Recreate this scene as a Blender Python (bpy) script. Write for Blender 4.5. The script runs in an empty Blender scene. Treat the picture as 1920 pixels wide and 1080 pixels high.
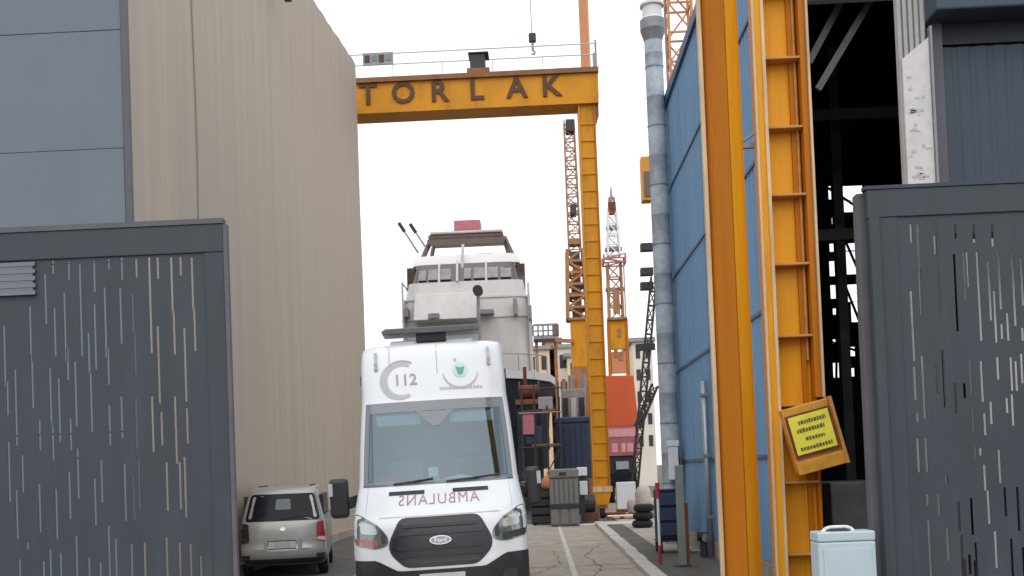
import bpy, bmesh, math, random
from mathutils import Vector, Matrix
R = math.radians
scene = bpy.context.scene
col = scene.collection
random.seed(7)

# ------------------------------------------------------------------ camera
EYE = Vector((0.0, 0.0, 1.9))
FOC = 1920.0                      # focal length in photograph pixels
PPY = 830.0                       # principal point row (shifted lens)
CAM_M = (Matrix.Rotation(R(1.49), 3, 'Z') @ Matrix.Rotation(R(91.5), 3, 'X') @ Matrix.Rotation(R(-2.2), 3, 'Z'))
cd = bpy.data.cameras.new('camera')
cam = bpy.data.objects.new('camera', cd); col.objects.link(cam)
cam.location = EYE; cam.rotation_euler = CAM_M.to_euler()
cd.sensor_width = 36.0; cd.lens = 36.0 * FOC / 1920.0
cd.shift_y = (PPY - 540.0) / 1920.0
cd.clip_start = 0.1; cd.clip_end = 3000.0
scene.camera = cam

# ------------------------------------------------------------------ sky and sun (overcast)
SUN_EL, SUN_AZ = 52.0, 185.0      # azimuth clockwise from +Y: behind the camera
w = bpy.data.worlds.new('World'); scene.world = w; w.use_nodes = True
nt = w.node_tree; nt.nodes.clear()
out = nt.nodes.new('ShaderNodeOutputWorld'); bg = nt.nodes.new('ShaderNodeBackground')
sky = nt.nodes.new('ShaderNodeTexSky'); sky.sky_type = 'NISHITA'; sky.sun_disc = False
sky.sun_elevation = R(SUN_EL); sky.sun_rotation = R(SUN_AZ); sky.dust_density = 3.0
mx = nt.nodes.new('ShaderNodeMix'); mx.data_type = 'RGBA'; mx.inputs[0].default_value = 0.86
mx.inputs[7].default_value = (14.6, 14.8, 15.2, 1)      # flat cloud cover
nt.links.new(sky.outputs[0], mx.inputs[6]); nt.links.new(mx.outputs[2], bg.inputs[0])
bg.inputs[1].default_value = 0.1
nt.links.new(bg.outputs[0], out.inputs[0])
sd = bpy.data.lights.new('sun', 'SUN'); sd.energy = 1.1; sd.angle = R(75); sd.color = (1, .965, .91)
sun = bpy.data.objects.new('sun', sd); col.objects.link(sun)
sdir = Vector((math.sin(R(SUN_AZ)) * math.cos(R(SUN_EL)), math.cos(R(SUN_AZ)) * math.cos(R(SUN_EL)), math.sin(R(SUN_EL))))
sun.rotation_euler = sdir.to_track_quat('Z', 'Y').to_euler(); sun.location = sdir * 60

scene.view_settings.view_transform = 'Standard'; scene.view_settings.look = 'None'
scene.view_settings.exposure = 0.0; scene.view_settings.gamma = 1.0
scene.view_settings.use_curve_mapping = False

# ------------------------------------------------------------------ helpers
def at(px, py, Y):
    """world point at distance Y seen at photograph pixel (px, py)"""
    d = CAM_M @ Vector(((px - 960.0) / FOC, -(py - PPY) / FOC, -1.0))
    return EYE + d * (Y / d.y)

def X(px, py, Y): return at(px, py, Y).x
def Z(px, py, Y): return at(px, py, Y).z

ORG = {}
class MB:
    def __init__(self): self.v = []; self.f = []
    def add(self, vs, fs):
        n = len(self.v); self.v += [Vector(p) for p in vs]; self.f += [tuple(n + i for i in q) for q in fs]; return self
    def box(self, x0, x1, y0, y1, z0, z1):
        if x0 > x1: x0, x1 = x1, x0
        if y0 > y1: y0, y1 = y1, y0
        if z0 > z1: z0, z1 = z1, z0
        return self.add([(x0,y0,z0),(x1,y0,z0),(x1,y1,z0),(x0,y1,z0),(x0,y0,z1),(x1,y0,z1),(x1,y1,z1),(x0,y1,z1)],
                        [(0,3,2,1),(4,5,6,7),(0,1,5,4),(1,2,6,5),(2,3,7,6),(3,0,4,7)])
    def bar(self, p, q, a, b=None, up=(0,0,1)):
        """rectangular bar from p to q, section a x b"""
        p, q = Vector(p), Vector(q); b = a if b is None else b
        d = (q - p).normalized(); u = Vector(up)
        if abs(d.dot(u)) > .98: u = Vector((0,1,0))
        s = d.cross(u).normalized() * a / 2; t = s.cross(d).normalized() * b / 2
        vs = [p-s-t, p+s-t, p+s+t, p-s+t, q-s-t, q+s-t, q+s+t, q-s+t]
        return self.add(vs, [(0,1,2,3)[::-1],(4,5,6,7),(0,1,5,4),(1,2,6,5),(2,3,7,6),(3,0,4,7)])
    def tube(self, p, q, r, r2=None, n=10):
        p, q = Vector(p), Vector(q); r2 = r if r2 is None else r2
        d = (q - p).normalized(); u = Vector((0,0,1)) if abs(d.z) < .9 else Vector((0,1,0))
        s = d.cross(u).normalized(); t = s.cross(d).normalized()
        vs = []
        for c, rr in ((p, r), (q, r2)):
            for i in range(n):
                a = 2*math.pi*i/n; vs.append(c + s*math.cos(a)*rr + t*math.sin(a)*rr)
        fs = [(i, (i+1) % n, n+(i+1) % n, n+i) for i in range(n)] + [tuple(range(n))[::-1], tuple(range(n, 2*n))]
        return self.add(vs, fs)
    def path(self, pts, r, n=8):
        for a, b in zip(pts, pts[1:]): self.tube(a, b, r, n=n)
        return self
    def prism(self, poly, axis, a, b):
        """polygon (2D list) extruded along axis from a to b; axis 'x': (y,z), 'y': (x,z), 'z': (x,y)"""
        def P(u, v, t): return {'x': (t,u,v), 'y': (u,t,v), 'z': (u,v,t)}[axis]
        n = len(poly)
        vs = [P(u,v,a) for u,v in poly] + [P(u,v,b) for u,v in poly]
        fs = [tuple(range(n)), tuple(range(2*n-1, n-1, -1))] + [(i, n+i, n+(i+1) % n, (i+1) % n) for i in range(n)]
        return self.add(vs, fs)
    def lathe(self, c, prof, n=20, axis='z'):
        """prof: list of (radius, height)"""
        c = Vector(c); vs = []
        for r, h in prof:
            for i in range(n):
                a = 2*math.pi*i/n; x, y = r*math.cos(a), r*math.sin(a)
                vs.append(c + Vector((x,y,h) if axis == 'z' else ((h,x,y) if axis == 'x' else (x,h,y))))
        m = len(prof); fs = []
        for k in range(m-1):
            for i in range(n):
                j = (i+1) % n; fs.append((k*n+i, k*n+j, (k+1)*n+j, (k+1)*n+i))
        fs += [tuple(range(n))[::-1], tuple(range((m-1)*n, m*n))]
        return self.add(vs, fs)
    def build(self, name, mat, parent=None, local=False, smooth=False, bevel=0, org=None):
        o0 = Vector((0,0,0))
        if parent is not None: o0 = ORG.get(parent.name, Vector((0,0,0)))
        elif org is not None: o0 = Vector(org)
        sub = Vector((0,0,0)) if local else o0
        me = bpy.data.meshes.new(name)
        me.from_pydata([p - sub for p in self.v], [], self.f); me.materials.append(mat)
        bm = bmesh.new(); bm.from_mesh(me); bmesh.ops.recalc_face_normals(bm, faces=bm.faces); bm.to_mesh(me); bm.free()
        if smooth:
            for p in me.polygons: p.use_smooth = True
        o = bpy.data.objects.new(name, me); col.objects.link(o)
        if parent is not None: o.parent = parent
        elif org is not None: o.location = o0
        ORG[o.name] = o0
        if bevel:
            b = o.modifiers.new('bevel', 'BEVEL'); b.width = bevel; b.segments = 2; b.limit_method = 'ANGLE'; b.angle_limit = R(40)
        return o

def tag(o, label=None, cat=None, group=None, kind=None):
    for k, v in (('label', label), ('category', cat), ('group', group), ('kind', kind)):
        if v: o[k] = v
    return o
def empty(name, loc, label, cat, group=None):
    o = bpy.data.objects.new(name, None); col.objects.link(o); o.location = loc; o.empty_display_size = .2
    ORG[o.name] = Vector(loc)
    return tag(o, label, cat, group)
def inst(o, off, parent, name=None):
    c = o.copy(); col.objects.link(c); c.parent = parent; c.location = o.location + Vector(off)
    if name: c.name = name
    ORG[c.name] = ORG.get(o.name, Vector())
    return c

# ------------------------------------------------------------------ materials
def mat(name, base, rough=.6, metal=0, var=.18, scale=3.0, streak=None, dirt=None, dirt_amt=0, bump=.0, bscale=40, coat=0, spec=.5, grime=0):
    m = bpy.data.materials.new(name); m.use_nodes = True
    n = m.node_tree.nodes; l = m.node_tree.links; p = n['Principled BSDF']
    p.inputs['Roughness'].default_value = rough; p.inputs['Metallic'].default_value = metal
    p.inputs['Specular IOR Level'].default_value = spec
    if coat: p.inputs['Coat Weight'].default_value = coat; p.inputs['Coat Roughness'].default_value = .08
    tc = n.new('ShaderNodeTexCoord'); mp = n.new('ShaderNodeMapping'); l.new(tc.outputs['Object'], mp.inputs[0])
    if streak: mp.inputs['Scale'].default_value = streak
    nz = n.new('ShaderNodeTexNoise'); nz.inputs['Scale'].default_value = scale; nz.inputs['Detail'].default_value = 8; nz.inputs['Roughness'].default_value = .62
    l.new(mp.outputs[0], nz.inputs['Vector'])
    cr = n.new('ShaderNodeValToRGB'); cr.color_ramp.elements[0].position = .3; cr.color_ramp.elements[1].position = .7
    a = [min(1, c*(1-var)) for c in base]; b = [min(1, c*(1+var*.6)) for c in base]
    cr.color_ramp.elements[0].color = (*a, 1); cr.color_ramp.elements[1].color = (*b, 1)
    l.new(nz.outputs[0], cr.inputs[0]); last = cr.outputs[0]
    if dirt:
        n2 = n.new('ShaderNodeTexNoise'); n2.inputs['Scale'].default_value = scale*.45 + 1.1; n2.inputs['Detail'].default_value = 10; n2.inputs['Roughness'].default_value = .7
        l.new(mp.outputs[0], n2.inputs['Vector'])
        c2 = n.new('ShaderNodeValToRGB'); c2.color_ramp.elements[0].position = .52; c2.color_ramp.elements[1].position = .74
        l.new(n2.outputs[0], c2.inputs[0])
        mu = n.new('ShaderNodeMath'); mu.operation = 'MULTIPLY'; mu.inputs[1].default_value = dirt_amt; l.new(c2.outputs[0], mu.inputs[0])
        mm = n.new('ShaderNodeMix'); mm.data_type = 'RGBA'; l.new(mu.outputs[0], mm.inputs[0]); l.new(last, mm.inputs[6]); mm.inputs[7].default_value = (*dirt, 1)
        last = mm.outputs[2]
    l.new(last, p.inputs['Base Color'])
    rr = n.new('ShaderNodeMapRange'); rr.inputs[3].default_value = max(.03, rough-.1); rr.inputs[4].default_value = min(1, rough+.12)
    l.new(nz.outputs[0], rr.inputs[0]); l.new(rr.outputs[0], p.inputs['Roughness'])
    if bump:
        n3 = n.new('ShaderNodeTexNoise'); n3.inputs['Scale'].default_value = bscale; n3.inputs['Detail'].default_value = 6; l.new(mp.outputs[0], n3.inputs['Vector'])
        bp = n.new('ShaderNodeBump'); bp.inputs['Strength'].default_value = bump; bp.inputs['Distance'].default_value = .05
        l.new(n3.outputs[0], bp.inputs['Height']); l.new(bp.outputs[0], p.inputs['Normal'])
    return m
def glass(name, tint, refl=.1, rough=.02):
    m = bpy.data.materials.new(name); m.use_nodes = True
    n = m.node_tree.nodes; l = m.node_tree.links; n.clear()
    o = n.new('ShaderNodeOutputMaterial'); t = n.new('ShaderNodeBsdfTransparent'); g = n.new('ShaderNodeBsdfGlossy'); x = n.new('ShaderNodeMixShader')
    t.inputs[0].default_value = (*tint, 1); g.inputs['Roughness'].default_value = rough; g.inputs[0].default_value = (.72,.88,1.0,1)
    f = n.new('ShaderNodeFresnel'); f.inputs[0].default_value = 1.52
    a = n.new('ShaderNodeMath'); a.operation = 'ADD'; a.inputs[1].default_value = refl; a.use_clamp = True
    l.new(f.outputs[0], a.inputs[0]); l.new(a.outputs[0], x.inputs[0]); l.new(t.outputs[0], x.inputs[1]); l.new(g.outputs[0], x.inputs[2]); l.new(x.outputs[0], o.inputs[0])
    return m

M = {}
M['concrete'] = mat('concrete', (.35,.305,.255), .85, var=.2, scale=1.3, dirt=(.12,.105,.09), dirt_amt=.8, bump=.3, bscale=30)
M['asphalt'] = mat('asphalt', (.095,.087,.078), .9, var=.25, scale=1.0, dirt=(.20,.185,.16), dirt_amt=.5, bump=.4, bscale=60)
M['kerb'] = mat('kerb_concrete', (.47,.45,.41), .85, var=.2, scale=4, dirt=(.2,.18,.15), dirt_amt=.6, bump=.2)
M['line'] = mat('line_paint', (.52,.50,.45), .8, var=.25, scale=6, dirt=(.3,.28,.24), dirt_amt=.7)
M['tarp'] = mat('beige_tarpaulin', (.455,.388,.318), .75, var=.11, scale=1.6, streak=(1,1.6,.05), dirt=(.36,.31,.265), dirt_amt=.5, bump=.04, bscale=3)
M['tarp_seam'] = mat('tarpaulin_seam', (.36,.32,.27), .75, streak=(1,1,.1))
M['blue_grey'] = mat('blue_grey_cladding', (.150,.182,.220), .65, var=.10, scale=.9, dirt=(.125,.135,.15), dirt_amt=.35, bump=.05, bscale=4)
M['edge_dark'] = mat('dark_trim', (.10,.10,.12), .6)
M['gate'] = mat('gate_paint', (.038,.049,.062), .6, var=.22, scale=2.5, streak=(1.5,1.5,.3), dirt=(.060,.073,.088), dirt_amt=.5, bump=.06, bscale=50)
M['gate_light'] = mat('gate_plate', (.12,.135,.15), .5, var=.15)
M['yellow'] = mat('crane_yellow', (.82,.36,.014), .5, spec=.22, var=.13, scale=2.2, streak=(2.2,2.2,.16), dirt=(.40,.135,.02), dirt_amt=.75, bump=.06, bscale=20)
M['yellow_deep'] = mat('crane_yellow_dark', (.47,.152,.006), .55, spec=.22, var=.13, scale=2.2, streak=(2.2,2.2,.16), dirt=(.26,.075,.012), dirt_amt=.75, bump=.05, bscale=20)  # darker crane yellow; on the folded column it carries one face's shade
M['yellow_pale'] = mat('pale_edge_paint', (.62,.46,.28), .55, var=.3, scale=6, streak=(1,1,.2), dirt=(.55,.25,.06), dirt_amt=.6)  # pale edge tone; on the column lips it imitates a highlight
M['rung'] = mat('rung_primer', (.52,.25,.06), .6, var=.25, scale=9, dirt=(.16,.06,.03), dirt_amt=.5)
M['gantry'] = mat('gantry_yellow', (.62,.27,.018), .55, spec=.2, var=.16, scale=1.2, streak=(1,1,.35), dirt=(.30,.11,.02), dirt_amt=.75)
M['gantry_brown'] = mat('gantry_rust', (.24,.10,.045), .7, var=.3, scale=3)
M['letter'] = mat('letter_brown', (.10,.042,.016), .7, var=.2)
M['orange_mast'] = mat('mast_orange', (.58,.23,.09), .55, var=.15)
M['dark'] = mat('dark_metal', (.035,.035,.04), .6, var=.3, scale=6)
M['black'] = mat('black_rubber', (.015,.015,.017), .7, var=.3, scale=9)
M['hall_gloom'] = mat('dark_interior', (.022,.023,.026), .9, var=.4, scale=1)  # near-black base puts the hall's lack of light into the colour
M['lattice_dim'] = mat('gloom_steel', (.10,.105,.11), .7, var=.3, scale=4)  # steel inside the hall, its colour darkened to match the gloom
M['blue'] = mat('blue_cladding', (.165,.31,.49), .7, var=.14, scale=1.5, streak=(1,1,.15), dirt=(.20,.29,.38), dirt_amt=.65, spec=.25)
M['blue_seam'] = mat('blue_flashing', (.06,.11,.19), .55)
M['galv'] = mat('galvanised_steel', (.36,.40,.45), .42, metal=.55, var=.22, scale=5, bump=.06)
M['duct'] = mat('dull_blue_grey_zinc', (.33,.375,.43), .7, metal=.1, var=.25, scale=6, dirt=(.19,.24,.30), dirt_amt=.6, bump=.08)
M['galv_dark'] = mat('weathered_zinc', (.24,.255,.27), .5, metal=.4, var=.2, scale=5)
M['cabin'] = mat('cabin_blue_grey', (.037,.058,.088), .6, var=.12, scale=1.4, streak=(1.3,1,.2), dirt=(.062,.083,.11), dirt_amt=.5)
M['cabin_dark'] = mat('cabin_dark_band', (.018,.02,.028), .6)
M['slot_backing_pale'] = mat('slot_backing_pale', (.62,.63,.63), .6, var=.1)
M['notice'] = mat('notice_paper', (.62,.59,.58), .8, var=.13, scale=7, dirt=(.45,.53,.56), dirt_amt=.7)
M['ribbed_grey'] = mat('ribbed_grey', (.36,.36,.35), .6, var=.15)
M['pale_blue'] = mat('pale_blue_plastic', (.43,.53,.57), .4, var=.07, scale=3)
M['sign_yellow'] = mat('sign_yellow', (.80,.72,.07), .55, var=.1, scale=8)
M['sign_ink'] = mat('sign_ink', (.13,.12,.03), .7)
M['sign_frame'] = mat('sign_frame', (.64,.30,.03), .6, var=.25, scale=7, dirt=(.22,.1,.05), dirt_amt=.5)
M['van'] = mat('van_white', (.66,.69,.72), .32, var=.03, scale=2, coat=.5, dirt=(.56,.575,.58), dirt_amt=.25)
M['van_grey'] = mat('van_seam_grey', (.42,.45,.48), .5)  # even grey for panel joints, lamp stems and mirror indicators
M['plastic'] = mat('black_plastic', (.018,.019,.022), .45, var=.2, scale=12, bump=.05, bscale=90)
M['grille'] = mat('grille_black', (.010,.011,.020), .3, var=.2)
M['chrome'] = mat('chrome', (.62,.63,.66), .2, metal=.9, var=.05)
M['lampglass'] = mat('lamp_lens', (.20,.23,.235), .12, metal=.5, var=.3, scale=14, coat=1)
M['lampbright'] = mat('lamp_reflector', (.5,.52,.51), .25, metal=.6, var=.1)
M['amber'] = mat('indicator_lens', (.34,.13,.12), .2, var=.2, coat=1)
M['bar_grey'] = mat('light_bar_grey', (.10,.098,.10), .4, var=.2, scale=5)
M['blue_lens'] = mat('beacon_lens', (.03,.035,.05), .2, coat=1)
M['logo_grey'] = mat('logo_grey', (.42,.42,.44), .5, var=.1)
M['logo_dark'] = mat('logo_dark_grey', (.32,.32,.35), .5, var=.1)
M['logo_teal'] = mat('logo_teal', (.10,.34,.31), .5)
M['logo_pale'] = mat('logo_pale_teal', (.50,.68,.66), .5)
M['letter_red'] = mat('hood_letter_red', (.36,.19,.19), .5)
M['ceramic'] = mat('windscreen_band', (.10,.12,.14), .15, var=.1, coat=1)
M['glass'] = glass('windscreen_glass', (.44,.585,.665), .085)
M['dash'] = mat('dash_grey', (.15,.18,.20), .6)
M['seat'] = mat('seat_cloth', (.25,.31,.35), .9)
M['visor'] = mat('sun_visor', (.55,.58,.58), .8)
M['cab_lining'] = mat('cab_lining', (.27,.35,.41), .9)
M['paper'] = mat('paper', (.92,.93,.92), .9, var=.05)
M['teal'] = mat('teal_card', (.30,.55,.50), .8)
M['redcloth'] = mat('dark_red_cloth', (.35,.07,.10), .9)
M['silver'] = mat('silver_paint', (.33,.325,.31), .35, metal=.35, var=.06, scale=3, coat=.4, dirt=(.3,.29,.27), dirt_amt=.4)
M['carglass'] = mat('dark_car_glass', (.006,.009,.014), .22, var=.2, spec=.18)
M['tail'] = mat('tail_lamp', (.30,.02,.025), .2, var=.3, scale=10, coat=1)
M['tail_dark'] = mat('tail_lamp_dark', (.03,.018,.02), .3)
M['plate'] = mat('number_plate', (.5,.5,.49), .5)
M['plate_mark'] = mat('plate_mark', (.06,.06,.07), .6)
M['tyre'] = mat('tyre', (.018,.018,.018), .85)
M['boat'] = mat('boat_grey_white', (.60,.59,.585), .5, var=.10, scale=1.6, streak=(1,1,.25), dirt=(.40,.36,.34), dirt_amt=.5)
M['boat_white'] = mat('boat_white', (.70,.69,.68), .4, var=.05)
M['boat_dark'] = mat('boat_window', (.06,.045,.045), .15, var=.2, coat=.6)
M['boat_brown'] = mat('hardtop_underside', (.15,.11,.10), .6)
M['navy'] = mat('navy_hull', (.012,.017,.028), .65, var=.4, scale=1.2, dirt=(.05,.025,.018), dirt_amt=.7, spec=.2)
M['rust'] = mat('rusty_primer', (.16,.045,.03), .8, var=.4, scale=4)
M['pink'] = mat('pinkish_red', (.48,.16,.20), .6, var=.2)
M['orange_red'] = mat('orange_red_cover', (.75,.125,.038), .55, var=.09, scale=1.2)
M['pink_lamp'] = mat('pale_pink_lamp', (.85,.42,.42), .4)
M['cream'] = mat('cream_render', (.74,.58,.40), .85, var=.12, scale=.5)
M['pale_wall'] = mat('pale_render', (.72,.66,.58), .85, var=.1, scale=.5)
M['terracotta'] = mat('terracotta', (.58,.24,.12), .85, var=.15, scale=.6)
M['redwhite_r'] = mat('tower_red', (.42,.16,.16), .6)
M['redwhite_w'] = mat('tower_white', (.74,.73,.72), .6)
M['lattice_grey'] = mat('lattice_grey', (.30,.28,.29), .6, var=.3)
M['lattice_brown'] = mat('lattice_brown', (.36,.165,.07), .65, var=.3)
M['sack'] = mat('white_sack', (.46,.43,.38), .9, var=.15, scale=6, bump=.3, bscale=12)
M['bin'] = mat('grey_bin_plastic', (.20,.20,.19), .6, var=.12)
M['steelblue'] = mat('navy_container', (.020,.040,.085), .5, var=.2)
M['postgreen'] = mat('grey_green_post', (.20,.225,.20), .6, var=.2)
M['white'] = mat('white_enamel', (.70,.74,.77), .45, var=.05)
M['red'] = mat('red_paint', (.38,.03,.06), .5)

# ------------------------------------------------------------------ ground
def sheet(name, x0, x1, y0, y1, z, m, kind='structure'):
    o = MB().add([(x0,y0,z),(x1,y0,z),(x1,y1,z),(x0,y1,z)], [(0,1,2,3)]).build(name, m); o['kind'] = kind; return o
sheet('yard_ground', -900, 900, -300, 1600, 0, M['asphalt'])
road = sheet('road', -3.6, 1.72, 2, 33.2, .006, M['concrete'])
sheet('road_line', .50, .60, 12, 33.0, .011, M['line'])
sheet('concrete_strip', -3, 3.2, 33.2, 35.0, .007, M['line'])
sheet('concrete_path', 2.6, 4.6, 22, 70, .005, M['concrete'])
def crack(pts, wd):
    rnd = random.Random(len(pts)*7); vs, fs = [], []
    P = []
    for a, b in zip(pts, pts[1:]):
        for i in range(14): P.append((a[0]+(b[0]-a[0])*i/14+rnd.uniform(-.05,.05), a[1]+(b[1]-a[1])*i/14+rnd.uniform(-.05,.05)))
    for i, (x, y) in enumerate(P):
        q = wd*rnd.uniform(.4,1.2); vs += [(x-q, y-q*.6, .0085), (x+q, y+q*.6, .0085)]
    for i in range(len(P)-1): fs.append((2*i, 2*i+1, 2*i+3, 2*i+2))
    o = MB().add(vs, fs).build('road_crack', M['asphalt']); o['kind'] = 'structure'
crack([(-.2,18.2),(.35,20.4),(.2,23.6)], .012); crack([(.75,16.5),(1.1,19.3),(.9,22.0),(1.5,25.5)], .014); crack([(-.4,26.0),(.4,26.5),(1.6,26.2)], .02)
for yy in (19.6, 24.4, 29.0): sheet('road_joint', -3.6, 1.71, yy, yy+.03, .0095, M['asphalt'])
kerb = MB().box(1.72, 1.98, 12.3, 12.7, -.05, .115).build('kerb', M['kerb'], bevel=.015); kerb['kind'] = 'structure'
ks = MB().box(1.72, 1.98, 12.71, 13.68, -.05, .12).build('kerb_stone', M['kerb'], kerb, bevel=.02)
for i in range(1, 21):
    inst(ks, (random.uniform(-.012,.012), i*.98, random.uniform(-.012,.006)), kerb)

# ------------------------------------------------------------------ tarpaulin shed (left)
WX = -6.1; WY0 = 15.4; WY1 = 36.6
shed = empty('tarpaulin_shed', (WX-5, WY0, 0), 'tall shed with blue-grey front and long beige tarpaulin side wall', 'shed')
# front: stacked blue-grey panels, seams read from the photograph
zs = [0, 2.7, 5.3, Z(100, 460, WY0), Z(100, 284, WY0), Z(100, 62, WY0), Z(100,-150,WY0), 16.2]
for a, b in zip(zs, zs[1:]):
    for (x0, x1) in ((WX-14, WX-7.0), (WX-7.0, WX-.06)):
        m = MB(); n = 12
        off = random.uniform(0,.02)
        for i in range(n):
            u0 = x0 + (x1-x0)*i/n; u1 = x0 + (x1-x0)*(i+1)/n
            m.box(u0+(.0 if i else .008), u1-(.0 if i < n-1 else .008), WY0-off-.012*math.sin(i*1.3), WY0+.05, a+.016, b-.016)
        m = MB().box(x0+.006, x1-.006, WY0-off, WY0+.05, a+.004, b-.004)
        m.build('front_panel', M['blue_grey'], shed, bevel=.01)
MB().box(WX-14, WX-.05, WY0+.055, WY0+.12, 0, 16.2).build('front_backing', M['blue_grey'], shed)
MB().box(WX-.055, WX+.04, WY0-.03, WY0+.05, 0, 16.4).build('corner_trim', M['edge_dark'], shed)
# side wall of hung sheets
def wall_top(y):
    return 15.95 + .85*(y-30)/6.6 + .012*math.sin(y*2.3) + .02*math.sin(y*5.1+1)
edges = [WY0+.07, 18.55, 22.4, 25.7, 29.1, 32.3, WY1]
for k, (ya, yb) in enumerate(zip(edges, edges[1:])):
    ny, nz = max(14, int((yb-ya)/.16)), 34
    vs, fs = [], []
    for i in range(ny+1):
        y = ya+.002 + (yb-ya-.004)*i/ny; t = i/ny
        for j in range(nz+1):
            s = j/nz; z = .05 + (wall_top(y)-.05)*s
            x = WX + .0022*math.sin(y*7.5+.25*math.sin(s*6+k)) + .0012*math.sin(y*17+s*2.5) + .006*math.sin(math.pi*t)*math.sin(s*3.1+k) \
                + .005*math.sin(z*.9+y*.7)
            vs.append((x, y, z))
    for i in range(ny):
        for j in range(nz):
            a = i*(nz+1)+j; fs.append((a, a+1, a+nz+2, a+nz+1))
    MB().add(vs, fs).build('tarpaulin_sheet', M['tarp'], shed, smooth=True)
    if k == 1:
        MB().path([(WX+.022+.006*math.sin(z*1.7), ya+.04*math.sin(z*.8+k), z) for z in [0.1+i*.8 for i in range(20)]], .012, 6).build('seam_rope', M['tarp_seam'], shed)
MB().box(WX-.3, WX-.12, WY0+.13, WY1-.1, 0, 15.2).build('wall_backing', M['edge_dark'], shed)
MB().box(WX-14, WX-.13, WY1-.09, WY1, 0, 16.2).build('rear_wall', M['tarp'], shed)
MB().box(WX-14, WX-.31, WY0+.13, WY1-.1, 15.3, 15.5).build('roof', M['edge_dark'], shed)
MB().box(WX-14, WX-13.9, WY0+.13, WY1-.1, 0, 15.6).build('far_wall', M['tarp'], shed)
MB().box(WX-.02, WX+.09, WY0+.1, WY1, 0, .22).build('base_kerb', M['concrete'], shed)
p = at(512, 2, 24.5)
lamp = empty('wall_lamp', (WX+.1, p.y, p.z), 'small dark lamp high on the beige tarpaulin wall', 'lamp')
MB().bar((WX+.02, p.y, p.z+.3), (WX+.42, p.y, p.z+.3), .05).build('bracket', M['dark'], lamp)
MB().prism([(WX+.30,p.z+.26),(WX+.54,p.z+.26),(WX+.50,p.z),(WX+.34,p.z)], 'y', p.y-.09, p.y+.09).build('lamp_head', M['dark'], lamp)

# ------------------------------------------------------------------ slotted gates
GY = 8.3
def slotted(x0, x1, z0, z1, y, t, rects):
    rects = [(max(a, x0+.002), min(b, x1-.002), max(c, z0+.002), min(d, z1-.002)) for a, b, c, d in rects]
    rects = [r for r in rects if r[1]-r[0] > .004 and r[3]-r[2] > .01]
    xs = sorted({x0, x1} | {r[0] for r in rects} | {r[1] for r in rects})
    m = MB()
    for a, b in zip(xs, xs[1:]):
        if b-a < 1e-5: continue
        c = (a+b)/2; iv = sorted((r[2], r[3]) for r in rects if r[0] < c < r[1]); z = z0; solid = []
        for lo, hi in iv:
            if lo > z: solid.append((z, lo))
            z = max(z, hi)
        if z < z1: solid.append((z, z1))
        for lo, hi in solid:
            m.add([(a,y,lo),(b,y,lo),(b,y,hi),(a,y,hi)], [(0,1,2,3)])
            m.add([(a,y+t,lo),(b,y+t,lo),(b,y+t,hi),(a,y+t,hi)], [(3,2,1,0)])
    for a, b, lo, hi in rects:
        m.add([(a,y,lo),(a,y+t,lo),(a,y+t,hi),(a,y,hi)], [(0,1,2,3)])
        m.add([(b,y,lo),(b,y+t,lo),(b,y+t,hi),(b,y,hi)], [(3,2,1,0)])
        m.add([(a,y,lo),(b,y,lo),(b,y+t,lo),(a,y+t,lo)], [(0,1,2,3)])
        m.add([(a,y,hi),(b,y,hi),(b,y+t,hi),(a,y+t,hi)], [(3,2,1,0)])
    return m
LS = [(157,140,180),(204,142,198),(135,180,330),(193,235,440),(201,400,495),(163,280,425),(90,275,440),(96,420,580),(13,335,515),(22,500,600),(47,465,690),(150,460,640),(157,620,735),
 (176,490,680),(210,610,705),(118,615,705),(225,440,635),(240,150,425),(280,140,235),(283,270,465),(264,355,480),(271,470,650),(313,220,430),(322,400,510),(323,135,165),(362,130,198),
 (359,220,388),(395,240,370),(402,350,480),(405,135,190),(447,130,415),(469,130,195),(511,130,300),(518,290,420),(537,130,185),(572,130,290),(579,280,410),(551,340,560),(472,335,565),
 (454,545,710),(481,590,690),(523,545,745),(557,580,685),(362,545,670),(326,570,690),(406,550,730),(413,700,880),(67,720,830),(27,680,860),(118,805,950),(50,825,970),(168,820,970),
 (207,770,910),(232,730,850),(283,790,930),(302,735,860),(230,700,725),(372,745,915),(398,780,915),(497,740,885),(551,725,905),(536,740,880),(82,980,1000),(150,1000,1090),(228,960,1100),
 (325,930,1120),(392,985,1090),(432,980,1150),(497,965,1110),(537,980,1200),(568,985,1100),(345,970,1080),(300,1040,1180),(266,1025,1150),(130,1035,1110),(60,1030,1190),(598,1020,1090),(182,1010,1180),(20,250,292)]
def gate_rects(lst, fx, fy, wpx):
    out = []
    for cx, c0, c1 in lst:
        px = fx(cx); p0 = at(px, fy(c0), GY); p1 = at(px, fy(c1), GY); xm = (p0.x+p1.x)/2
        out.append((xm-wpx/2, xm+wpx/2, p1.z, p0.z))
    return out
LX1 = X(427, 700, GY); LX0 = -6.6; LZ = Z(300, 425, GY)
lg = empty('slotted_gate', (LX0, GY, 0), 'dark grey gate leaf with vertical slots and louvred plate, beside the silver car', 'gate')
ix0, ix1, iz0, iz1 = LX0+.3, X(387, 600, GY), .35, Z(300, 478, GY)
rects = gate_rects(LS, lambda c: c*.63, lambda c: 400+.63*c, .019)
for i in range(70):
    x = ix0 + random.random()*(ix1-ix0); z = random.uniform(.5, 1.1); rects.append((x-.012, x+.012, z-random.uniform(.1,.4), z))
for i in range(46):
    x = ix0 + random.random()*1.55; z = random.uniform(1.3, iz1-.1); rects.append((x-.012, x+.012, z-random.uniform(.2,.8), z))
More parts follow.
